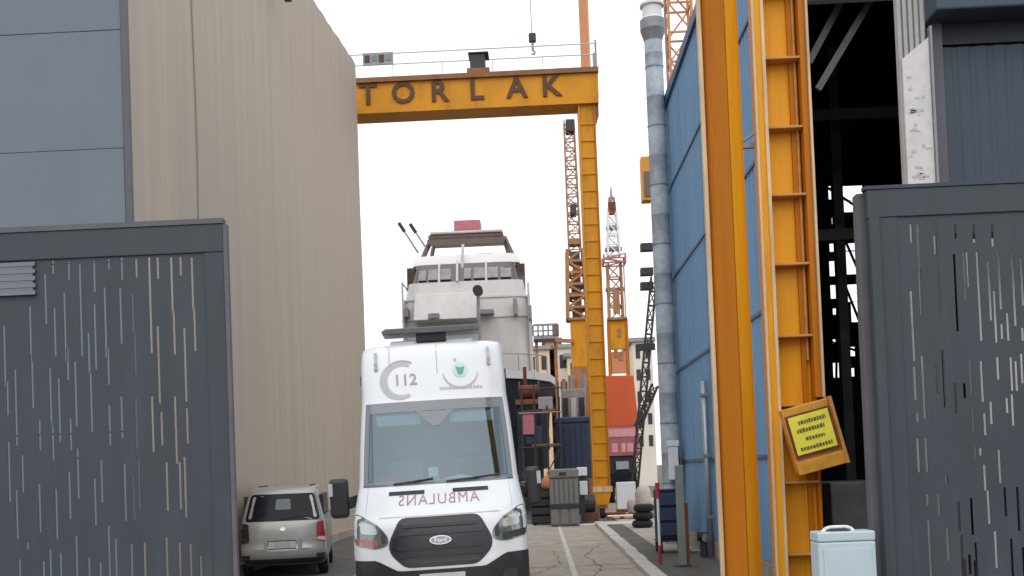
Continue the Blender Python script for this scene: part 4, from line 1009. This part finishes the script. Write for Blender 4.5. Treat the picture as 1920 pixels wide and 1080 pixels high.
# ------------------------------------------------------------------ clutter between the ambulance and the gantry leg
def seat_box(px0, py0, px1, py1, Y):
    a, b = at(px0, py1, Y), at(px1, py0, Y); return min(a.x,b.x), max(a.x,b.x), a.z, b.z
x0, x1, z0, z1_ = seat_box(1046, 792, 1106, 890, 41.0)
cn = empty('navy_container', (x0, 41, 0), 'navy blue container between the yacht hull and the gantry leg', 'container')
MB().box(x0, x1, 41, 44, .1, z1_).build('body', M['steelblue'], cn, bevel=.04)
MB().box(x0-.04, x1+.04, 40.96, 44.05, z1_+.002, z1_+.25).build('lid', M['steelblue'], cn, bevel=.05)
for k in range(5): MB().box(x0+.1+k*(x1-x0-.2)/5, x0+.2+k*(x1-x0-.2)/5, 40.95, 40.998, .3, z1_-.1).build('rib', M['steelblue'], cn)
MB().box(x0, x1, 41.1, 43.9, 0, .098).build('skid', M['dark'], cn)
# slatted grey bin
bnY = 33.0; x0, x1, z0, z1_ = seat_box(1033, 878, 1083, 978, bnY)
bn = empty('slatted_bin', ((x0+x1)/2, bnY, 0), 'grey plastic bin with upright slats on the pale strip, left of the gantry foot', 'bin')
MB().box(x0, x1, bnY+.05, bnY+.75, .02, z1_-.3).build('body', M['bin'], bn, bevel=.03)
MB().box(x0-.03, x1+.03, bnY-.0, bnY+.8, z1_-.298, z1_).build('lid', M['bin'], bn, bevel=.05)
MB().box((x0+x1)/2-.14, (x0+x1)/2+.08, bnY-.03, bnY-.002, z1_-.2, z1_-.11).build('lid_label', M['dark'], bn)
s0 = None; zmid = (z1_-.3)*.42
for k in range(6):
    d = (x1-x0)/6
    if s0 is None: s0 = MB().box(x0+.02, x0+d-.035, bnY, bnY+.049, zmid+.08, z1_-.34).build('slat', M['bin'], bn, bevel=.01)
    else: inst(s0, (k*d,0,0), bn)
    if k % 2 == 0: MB().box(x0+k*d+.03, x0+(k+2)*d-.05, bnY+.01, bnY+.049, .08, zmid-.08).build('lower_panel', M['bin'], bn, bevel=.01)
MB().box(x0-.01, x1+.01, bnY-.02, bnY+.048, zmid-.06, zmid+.06).build('band', M['dark'], bn)
p = at(1026, 918, 34.2)
cr_ = empty('dark_crate', (p.x, 34.2, 0), 'dark crate half hidden behind the grey slatted bin', 'crate')
MB().box(p.x-.55, p.x+.4, 34.1, 34.8, .05, p.z).build('crate_body', M['navy'], cr_, bevel=.03)
for k in range(4): MB().box(p.x-.56, p.x+.41, 34.06, 34.098, .1+k*.28, .3+k*.28).build('crate_board', M['dark'], cr_, bevel=.008)
for k in (-.5, .3): MB().box(p.x+k, p.x+k+.1, 34.15, 34.75, 0, .049).build('crate_foot', M['dark'], cr_)
tag(MB().lathe((p.x+.05, 34.4, p.z+.002), [(.16,0),(.23,.08),(.24,.2),(.19,.36),(.10,.47),(.04,.52)], 12).build('orange_bundle', M['terracotta'], smooth=True, org=(p.x+.05,34.4,p.z)), 'small orange bundle lying on the dark crate beside the slatted bin', 'bundle')
x0, x1, z0, z1_ = seat_box(1085, 880, 1098, 912, 34.5)
us = empty('utility_stand', ((x0+x1)/2, 34.5, 0), 'thin dark stand with two small white boxes, between slatted bin and gantry', 'stand')
MB().bar(((x0+x1)/2, 34.55, 0), ((x0+x1)/2, 34.55, z1_), .12).build('post', M['dark'], us)
MB().box(x0-.05, x1+.04, 34.38, 34.48, Z(1090,892,34.5), Z(1090,876,34.5)).build('white_box', M['white'], us, bevel=.02)
MB().box(x0+.03, x1+.03, 34.38, 34.48, Z(1090,928,34.5), Z(1090,902,34.5)).build('white_box', M['white'], us, bevel=.02)
MB().box(x0-.2, x1+.2, 34.3, 34.8, 0, .06).build('base', M['dark'], us)
p = at(1105, 950, 35.6)
pm = empty('pump_motor', (p.x, 35.6, 0), 'small dark pump motor on the ground at the gantry foot', 'pump')
MB().tube((p.x-.25,35.6,.62), (p.x+.2,35.6,.62), .30, n=14).build('motor', M['dark'], pm)
MB().box(p.x-.3, p.x+.3, 35.3, 35.9, 0, .30).build('base', M['rust'], pm)
MB().tube((p.x+.05,35.6,.9), (p.x+.05,35.6,1.5), .1, n=10).build('outlet', M['gantry_brown'], pm)
# machinery right of the ambulance: rusty winch, dark grey plant
wY = 40.0; p = at(990, 735, wY)
wn = empty('rusty_winch', (p.x, wY, 0), 'rust red winch on a tall dark frame right of the ambulance roof', 'winch')
for s in (-.45, .45): MB().bar((p.x+s, wY, 0), (p.x+s*.8, wY, p.z-.35), .16).build('frame_leg', M['dark'], wn)
MB().box(p.x-.5, p.x+.55, wY-.3, wY+.4, p.z-.5, p.z-.3).build('platform', M['gantry_brown'], wn)
MB().tube((p.x-.32,wY,p.z), (p.x+.38,wY,p.z), .28, n=14).build('drum', M['rust'], wn)
for s in (-.36, .40): MB().tube((p.x+s,wY,p.z), (p.x+s+.05,wY,p.z), .42, n=16).build('drum_flange', M['rust'], wn)
MB().bar((p.x-.1,wY+.2,p.z-.3), (p.x-.1,wY+.2,p.z+1.0), .14).build('lever', M['rust'], wn)
sY = 38.6
x0, x1, z0, z1_ = seat_box(982, 745, 1046, 900, sY)
sf = empty('pipe_scaffold', ((x0+x1)/2, sY, 0), 'dark pipe scaffold with rusty planks against the navy hull, behind the ambulance', 'scaffold')
rnd = random.Random(12)
for k in range(4):
    xx = x0+(x1-x0)*k/3
    for yy in (0, .9): MB().tube((xx, sY+yy, 0), (xx+.04, sY+yy, z1_+rnd.uniform(-.3,.9)), .035, n=6).build('upright', M['dark'], sf)
for k, z in enumerate((1.4, 2.7, 4.0, 4.9)):
    MB().tube((x0-.1, sY-.05, z), (x1+.15, sY-.05, z+rnd.uniform(-.04,.04)), .03, n=6).build('ledger', M['dark' if k % 2 else 'lattice_grey'], sf)
for k, (a, b_, z) in enumerate(((0,.7,1.46),(.25,1,2.76),(0,.55,4.06),(.5,1,4.06))):
    MB().box(x0+(x1-x0)*a, x0+(x1-x0)*b_, sY-.02, sY+.85, z, z+.06).build('plank', M['rust' if k % 2 == 0 else 'gantry_brown'], sf)
MB().bar((x0, sY-.08, .1), (x1, sY-.08, 2.6), .05).build('brace', M['dark'], sf)
MB().box(x0+.15, x0+.75, sY+.1, sY+.7, 2.822, 3.5).build('tool_chest', M['steelblue'], sf, bevel=.03)
MB().box(x1-.75, x1-.2, sY+.1, sY+.7, 4.122, 4.6).build('grey_crate', M['logo_dark'], sf, bevel=.03)
MB().box(x0+.02, x0+.5, sY-.02, sY+.03, 3.2, 4.0).build('hung_cloth', M['pink'], sf)
eY = 58.0
x0, x1, z0, z1_ = seat_box(1052, 708, 1100, 792, eY)
pl = empty('grey_plant', (x0, eY, 0), 'grey plant housing with pipes behind the navy container', 'machinery')
MB().box(x0, x1, eY, eY+3, 0, z0).build('base', M['dark'], pl)
MB().box(x0+.1, x1-.1, eY+.1, eY+2.5, z0, z1_-.6).build('housing', M['lattice_grey'], pl, bevel=.05)
for k in range(4): MB().tube((x0+.25+k*.38, eY+.5, z1_-.62), (x0+.25+k*.38, eY+.5, z1_+.2*(k % 2)), .12, n=8).build('pipe', M['galv_dark' if k % 2 else 'lattice_brown'], pl)
for k in range(3): MB().box(x0+.15+k*.45, x0+.45+k*.45, eY+.05, eY+.098, z0+.3, z1_-1.1).build('louvre', M['boat' if k == 1 else 'dark'], pl)
# far buildings
fY = 95.0
def house(px0, py0, px1, Y, m_, label, floors, bays, roof=None):
    x0, x1, _, zt = seat_box(px0, py0, px1, 880, Y)
    h = empty('far_building', ((x0+x1)/2, Y, 0), label, 'building', 'buildings beyond the yard')
    MB().box(x0, x1, Y, Y+8, 0, zt).build('wall', m_, h)
    MB().box(x0-.3, x1+.3, Y-.3, Y+8.3, zt+.002, zt+.35).build('roof', roof or M['lattice_grey'], h)
    fw = (x1-x0)/bays; fh = (zt-3)/floors
    for i in range(bays):
        for j in range(floors):
            MB().box(x0+fw*(i+.28), x0+fw*(i+.72), Y-.05, Y-.002, 3+fh*(j+.25), 3+fh*(j+.75)).build('window', M['dark'], h)
house(995, 655, 1030, 95, M['cream'], 'cream building far behind, nearest to the yacht', 4, 2)
house(1031, 640, 1048, 99, M['terracotta'], 'narrow terracotta building between two cream ones', 5, 1)
house(1049, 652, 1070, 95, M['pale_wall'], 'pale building left of the lattice crane foot', 4, 1)
house(1072, 668, 1100, 92, M['cream'], 'cream building partly hidden by the gantry leg', 4, 2)
house(1196, 640, 1222, 90, M['pale_wall'], 'pale building between the orange truck and the duct', 5, 2)
# gangway platform at height left of the cranes
gY = 70.0
x0, x1, z0, z1_ = seat_box(1000, 608, 1046, 632, gY)
gp_ = empty('scaffold_platform', ((x0+x1)/2, gY, 0), 'grey scaffold platform with railing to the right of the yacht', 'scaffold')
MB().box(x0, x1, gY, gY+2, z0-.15, z0+.1).build('deck', M['lattice_grey'], gp_)
for k in range(6):
    xx = x0+(x1-x0)*k/5; MB().bar((xx,gY,z0+.1), (xx,gY,z1_), .12).build('rail_post', M['galv_dark'], gp_)
MB().bar((x0,gY,z1_), (x1,gY,z1_), .14).bar((x0,gY,(z0+z1_)/2), (x1,gY,(z0+z1_)/2), .10).build('handrail', M['galv_dark'], gp_)
for xx in (x0+.2, x1-.2): MB().bar((xx,gY+1,0), (xx,gY+1,z0-.15), .22).build('support', M['lattice_brown'], gp_)

# ------------------------------------------------------------------ lattice towers
def lattice(mb_, p, q, w0, w1, n, t):
    p, q = Vector(p), Vector(q); d = q-p; ax = d.normalized()
    u = ax.cross(Vector((0,1,0))); u = u.normalized() if u.length > .01 else Vector((1,0,0)); v = ax.cross(u).normalized()
    def c(i, a, b): f = i/n; ww = (w0+(w1-w0)*f)/2; return p + d*f + u*a*ww + v*b*ww
    sg_ = ((-1,-1),(1,-1),(1,1),(-1,1))
    for a, b in sg_: mb_.bar(c(0,a,b), c(n,a,b), t)
    for i in range(n):
        for k in range(4):
            a, b = sg_[k], sg_[(k+1) % 4]
            mb_.bar(c(i,*a), c(i,*b), t*.7); mb_.bar(c(i,*(a if i % 2 else b)), c(i+1,*(b if i % 2 else a)), t*.6)
    return mb_
tY = 62.0
ta, tb = at(1083, 600, tY), at(1079, 228, tY)
tw = empty('lattice_crane', (ta.x, tY, 0), 'grey lattice crane mast left of the gantry leg, orange lower part', 'crane', 'lattice cranes')
zq = Z(1083, 470, tY)
lattice(MB(), (ta.x, tY, zq), (ta.x-.05, tY, tb.z), .72, .6, 14, .09).build('upper_mast', M['lattice_brown'], tw)
lattice(MB(), (ta.x, tY, ta.z), (ta.x, tY, zq), 1.2, .95, 6, .21).build('middle_mast', M['lattice_brown'], tw)
MB().box(ta.x-.45, ta.x+.55, tY-.5, tY+.5, Z(1083,690,tY), ta.z).build('machine_house', M['gantry'], tw, bevel=.05)
MB().box(ta.x-.5, ta.x+.6, tY-.55, tY+.55, 0, Z(1083,690,tY)-.003).build('pedestal', M['lattice_brown'], tw)
for py, wd, hh in ((238,.5,.7),(395,.35,.6),(455,.8,.35),(555,.9,.3),(600,1.2,.2)):
    zc = Z(1083, py, tY); MB().box(ta.x-wd/2, ta.x+wd/2, tY-.45, tY+.45, zc-hh/2, zc+hh/2).build('platform', M['lattice_brown' if py > 420 else 'dark'], tw)
MB().bar((ta.x-.3,tY-.6,Z(1083,642,tY)), (X(1040,640,tY),tY-.6,Z(1040,640,tY)), .22).build('arm', M['lattice_brown'], tw)
MB().box(X(1036,640,tY), X(1048,640,tY), tY-.8, tY-.4, Z(1042,632,tY), Z(1042,612,tY)).build('arm_head', M['boat_brown'], tw)
for k in range(5):
    zc = zq+(ta.z-zq)*(k+.5)/5
    MB().box(ta.x-.3+.12*(k % 2), ta.x+.28, tY-.25, tY+.3, zc-.5, zc+.35).build('machinery_panel', M['gantry' if k == 1 else 'lattice_brown' if k % 2 else 'boat_brown'], tw, bevel=.03)
# red and white tower on an orange portal
rY = 72.0
ra, rb, rc_ = at(1157, 600, rY), at(1152, 350, rY), at(1158, 700, rY)
rt = empty('tower_crane', (ra.x, rY, 0), 'red and white tapering tower crane on orange portal, right of gantry leg', 'crane', 'lattice cranes')
segs = [(600,495,.95,.9,'lattice_brown'),(495,480,1.5,1.5,'redwhite_r'),(480,440,.85,.75,'redwhite_w'),(440,400,.7,.6,'redwhite_w'),(400,370,.5,.3,'redwhite_r')]
for p0, p1, w0, w1, mt in segs:
    za_, zb2 = Z(1157,p0,rY), Z(1157,p1,rY)
    lattice(MB(), (ra.x-.05,rY,za_), (ra.x-.05,rY,zb2), w0, w1, 4 if p0 == 600 else 2, .13).build('mast_section', M[mt], rt)
MB().tube((ra.x-.05,rY,Z(1157,372,rY)), (ra.x-.05,rY,rb.z), .12, .04, 8).build('spire', M['lattice_grey'], rt)
for s in (-1, 1): MB().bar((ra.x+s*.62, rY, ra.z), (ra.x+s*.62, rY, Z(1157,490,rY)), .09).build('side_stay', M['yellow_pale'], rt)
MB().box(ra.x-.30, ra.x+.22, rY-.3, rY+.3, Z(1157,400,rY), Z(1157,380,rY)).build('cabin', M['rust'], rt)
MB().box(ra.x-.26, ra.x+.2, rY-.5, rY-.2, ra.z+.4, Z(1157,548,rY)).build('winch_house', M['lattice_brown'], rt)
for p0, ww in ((545,1.35),(470,1.2),(430,.9)): MB().box(ra.x-ww/2-.05, ra.x+ww/2-.05, rY-.3, rY+.3, Z(1157,p0,rY), Z(1157,p0-5,rY)).build('platform', M['lattice_grey'], rt)
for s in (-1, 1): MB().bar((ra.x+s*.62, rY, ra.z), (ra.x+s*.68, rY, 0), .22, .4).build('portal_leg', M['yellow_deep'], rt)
MB().box(ra.x-.52, ra.x+.5, rY-.2, rY+.3, Z(1157,655,rY), ra.z-.02).build('portal_house', M['gantry'], rt)
MB().box(ra.x-.7, ra.x+.7, rY-.32, rY+.32, ra.z-.02, ra.z+.15).build('portal_deck', M['lattice_brown'], rt)
MB().box(ra.x-.5, ra.x+.48, rY-.2, rY+.3, Z(1157,700,rY), Z(1157,660,rY)).build('portal_drive', M['orange_mast'], rt)
for dx_, py in ((.15,668),(-.2,662),(.1,625)): MB().box(ra.x+dx_-.14, ra.x+dx_+.14, rY-.25, rY-.203, Z(1157,py+8,rY), Z(1157,py-8,rY)).build('portal_hatch', M['lattice_brown'], rt)
# lattice crane over the blue roof
oY = 42.0
p0, p1 = at(1268, 260, oY), at(1262, -60, oY)
ob = empty('lattice_crane', (p0.x, oY, 0), 'pale orange lattice crane mast rising behind the blue workshop roof', 'crane', 'lattice cranes')
lattice(MB(), (p0.x+.3,oY,0), (p0.x+.3,oY,p1.z+2), .95, .95, 20, .10).build('mast', M['orange_mast'], ob)
MB().bar((p0.x-.25,oY,0), (p0.x-.25,oY,p1.z+2), .07).build('hoist_cable', M['lattice_grey'], ob)
# dark derrick left of the duct
kY = 48.0
a, b = at(1226, 520, kY), at(1186, 700, kY)
dk = empty('derrick', (b.x, kY, 0), 'black leaning lattice derrick left of the grey duct, behind the orange truck', 'derrick')
lattice(MB(), (X(1178,735,kY),kY,0), (a.x,kY,a.z), .30, .26, 16, .075).build('leaning_jib', M['dark'], dk)
MB().bar(at(1192,652,kY), at(1228,650,kY), .30).build('cross_beam', M['dark'], dk)
lattice(MB(), at(1196,800,kY), at(1228,722,kY), .28, .28, 5, .09).build('stay', M['dark'], dk)
q = at(1221, 335, kY)
MB().bar((q.x+.1,kY+.3,0), (q.x+.1,kY+.3,Z(1213,285,kY)), .24).build('mast', M['galv_dark'], dk)
MB().box(X(1202,335,kY), X(1219,335,kY), kY-.3, kY+.4, Z(1210,378,kY), Z(1210,297,kY)).build('cabin', M['sign_frame'], dk)
MB().box(X(1206,335,kY), X(1222,335,kY), kY-.35, kY-.302, Z(1210,372,kY), Z(1210,325,kY)).build('cabin_window', M['boat_brown'], dk)
for py in (462, 508, 535): c = at(1213, py, kY); MB().box(c.x-.28, c.x+.3, kY, kY+.5, c.z-.17, c.z+.17).build('bracket', M['dark'], dk)
MB().bar((X(1180,900,kY),kY,0.1), (X(1230,900,kY),kY,0.1), .2).build('base', M['dark'], dk)
# orange truck
oY2 = 52.0
x0, x1, z0, z1_ = seat_box(1132, 703, 1194, 856, oY2)
ot = empty('orange_truck', ((x0+x1)/2, oY2, 0), 'tall orange-red truck body seen from behind, right of the gantry leg', 'truck')
MB().prism([(x0,Z(1160,800,oY2)),(x1,Z(1160,800,oY2)),(x1-.16,z1_),(x0,z1_+.04)], 'y', oY2, oY2+5).build('body', M['orange_red'], ot, bevel=.05)
tg = MB().box(x0, x1-.02, oY2-.03, oY2+4.9, z0, Z(1160,800,oY2)-.003).build('tailgate', M['pink'], ot, bevel=.03)
MB().box(x0+.1, x1-.2, oY2-.06, oY2-.032, Z(1160,819,oY2), Z(1160,804,oY2)).build('tail_strip', M['pink_lamp'], tg)
for pa, pb in ((1147,1158),(1165,1173),(1176,1187)):
    MB().box(X(pa,840,oY2), X(pb,840,oY2), oY2-.06, oY2-.032, Z(1165,848,oY2), Z(1165,831,oY2)).build('tail_lamp', M['pink_lamp'], tg)
MB().box(x0+.25, x1-.2, oY2+.1, oY2+4.8, .75, z0-.003).build('chassis', M['dark'], ot)
MB().box(x0+.1, x1-.25, oY2-.1, oY2+.08, .95, 1.55).build('bumper', M['navy'], ot, bevel=.03)
MB().box(x0+.6, x1-.6, oY2-.05, oY2+.08, 1.7, 2.1).build('spare_lamp', M['logo_grey'], ot)
for xx in (x0+.35, x1-.6):
    for yy in (.8, 3.9): MB().lathe((xx-.15, oY2+yy, .5), [(.3,0),(.5,.03),(.5,.3),(.3,.33)], 18, 'x').build('wheel', M['tyre'], ot)
# low white barrier, white sacks, dark things along the kerb
x0, x1, z0, z1_ = seat_box(1156, 903, 1192, 922, 44)
wb = tag(MB().prism([(44,0),(44.5,0),(44.35,z1_),(44.15,z1_)], 'x', x0, x1).build('white_barrier', M['white'], org=(x0,44,0), bevel=.04), 'low white barrier in front of the orange truck', 'barrier')
gpn = 'white sacks at the foot of the duct'
for k, (px, py, Y, r, h, lb_) in enumerate(((1205,905,38,.30,1.1,'taller white sack at the foot of the grey duct'),(1222,915,36.6,.28,.7,'smaller white sack standing nearest the grey duct'),(1190,928,40,.3,.6,'low white sack farthest from the duct, by the barrier'))):
    c = at(px, py, Y); m = MB(); vs, fs = [], []
    prof = [(.8,0),(1.02,.12),(1.05,.5),(.98,.8),(.75,.95),(.25,1.0)]
    rr = random.Random(k)
    for f, hh in prof:
        for i in range(14):
            a = 2*math.pi*i/14; q = r*f*(1+rr.uniform(-.07,.07)); vs.append((c.x+q*math.cos(a), Y+q*math.sin(a), h*hh+(rr.uniform(-.03,.03) if hh else 0)))
    for i in range(len(prof)-1):
        for j in range(14): fs.append((i*14+j, i*14+(j+1) % 14, (i+1)*14+(j+1) % 14, (i+1)*14+j))
    fs += [tuple(range(14))[::-1], tuple(range(70,84))]
    tag(m.add(vs, fs).build('white_sack', M['sack'], smooth=True, org=(c.x,Y,0)), lb_, 'sack', gpn)
tyY = 31.0; c = at(1204, 968, tyY)
for k, (zz, lb_) in enumerate(((0,'bottom tyre of the stack by the kerb near the duct'),(.24,'middle tyre of the stack by the kerb near the duct'),(.48,'top tyre of the stack by the kerb near the duct'))):
    m = MB(); vs, fs = [], []
    for i in range(18):
        for j in range(8):
            a, b_ = 2*math.pi*i/18, 2*math.pi*j/8; rr_ = .22+.10*math.cos(b_); vs.append((c.x+.03*k+rr_*math.cos(a), tyY+rr_*math.sin(a), zz+.115+.115*math.sin(b_)))
    for i in range(18):
        for j in range(8): fs.append((i*8+j, ((i+1) % 18)*8+j, ((i+1) % 18)*8+(j+1) % 8, i*8+(j+1) % 8))
    tag(m.add(vs, fs).build('tyre', M['tyre'], smooth=True, org=(c.x,tyY,zz)), lb_, 'tyre', 'tyres stacked by the kerb')
# pallet lying by the gantry foot
pY = 36.6; c = at(1166, 950, pY)
pa = empty('wooden_pallet', (c.x, pY, 0), 'weathered wooden pallet on the ground between gantry foot and white sacks', 'pallet')
st0 = bd0 = None
for k in range(3):
    if st0 is None: st0 = MB().box(c.x-.5, c.x-.42, pY-.4, pY+.4, 0, .10).build('stringer', M['gantry_brown'], pa)
    else: inst(st0, (k*.46,0,0), pa)
for k in range(6):
    if bd0 is None: bd0 = MB().box(c.x-.52, c.x+.52, pY-.4, pY-.29, .101, .125).build('deck_board', M['cream'], pa, bevel=.004)
    else: inst(bd0, (random.uniform(-.02,.02), k*.135, 0), pa)
for k, (px, Y, L, lb_) in enumerate(((1150,38.9,.9,'short rusty pipe lying beside the gantry foot'),(1180,41.5,1.3,'longer rusty pipe lying before the white barrier'))):
    q = at(px, 945, Y); tag(MB().tube((q.x-L*.4,Y-.1,.07), (q.x+L*.5,Y+.15,.07), .07, n=10).build('rusty_pipe', M['rust'], smooth=False, org=(q.x,Y,0)), lb_, 'pipe', 'rusty pipes on the ground')
# red and white pole
rpY = 19.6; c = at(1238, 1050, rpY); zt = Z(1233, 905, rpY)
rp = empty('marker_pole', (c.x, rpY, 0), 'slim white marker pole with red ends beside the kerb', 'pole')
MB().tube((c.x,rpY,.0), (c.x,rpY,.35), .036, n=10).build('red_base', M['red'], rp)
MB().tube((c.x,rpY,.352), (c.x,rpY,zt-.3), .026, n=10).build('white_shaft', M['white'], rp)
MB().tube((c.x,rpY,zt-.298), (c.x,rpY,zt), .042, n=10).build('red_top', M['red'], rp)
# grey green post
gpY = 19.0; c = at(1280, 1050, gpY); zt = Z(1275, 872, gpY)
pg = empty('steel_post', (c.x, gpY, 0), 'grey-green steel post standing before the blue wall', 'post')
MB().box(c.x-.07, c.x+.07, gpY-.07, gpY+.07, .02, zt).build('post_shaft', M['postgreen'], pg, bevel=.012)
MB().box(c.x-.15, c.x+.15, gpY-.15, gpY+.15, 0, .019).build('base_plate', M['dark'], pg)
MB().box(c.x+.075, c.x+.13, gpY-.05, gpY+.05, .02, zt*.62).build('red_strip', M['rust'], pg)
# dark trolley between pole and post
kx, kY2 = X(1254, 1000, 22.0), 22.0
ct = empty('dark_trolley', (kx, kY2, 0), 'dark tool trolley between marker pole and steel post', 'trolley')
MB().box(kx-.24, kx+.34, kY2-.2, kY2+.5, .28, 1.35).build('cabinet', M['navy'], ct, bevel=.03)
for s in (-.2, .28):
    for yy in (-.1, .4): MB().tube((kx+s-.04,kY2+yy,.13), (kx+s+.04,kY2+yy,.13), .13, n=12).build('wheel', M['tyre'], ct)
MB().box(kx-.26, kx+.36, kY2-.22, kY2+.52, .24, .278).build('tray', M['dark'], ct)
MB().path([(kx+.2,kY2-.22,.5),(kx+.42,kY2-.4,.25),(kx+.48,kY2-.6,.06)], .02, 6).build('hose', M['galv_dark'], ct)
for k in range(3): MB().box(kx-.2, kx+.3, kY2-.215, kY2-.202, .38+k*.32, .64+k*.32).build('drawer', M['steelblue'], ct, bevel=.006)
# valve by the wall
vx, vY = X(1322, 1030, 20.6), 20.6
vl = empty('floor_valve', (vx, vY, 0), 'small dark valve with pale cap at the foot of the blue wall', 'valve')
MB().tube((vx,vY,0), (vx,vY,.35), .1, n=12).build('valve_body', M['dark'], vl)
MB().tube((vx-.15,vY-.05,.42), (vx+.15,vY-.05,.42), .09, n=12).build('valve_wheel', M['black'], vl)
MB().tube((vx,vY-.16,.40), (vx,vY-.05,.40), .08, n=12).build('valve_cap', M['galv'], vl)
MB().box(vx+.1, vx+.24, vY-.1, vY+.1, 0, .24).build('valve_flange', M['boat_white'], vl)
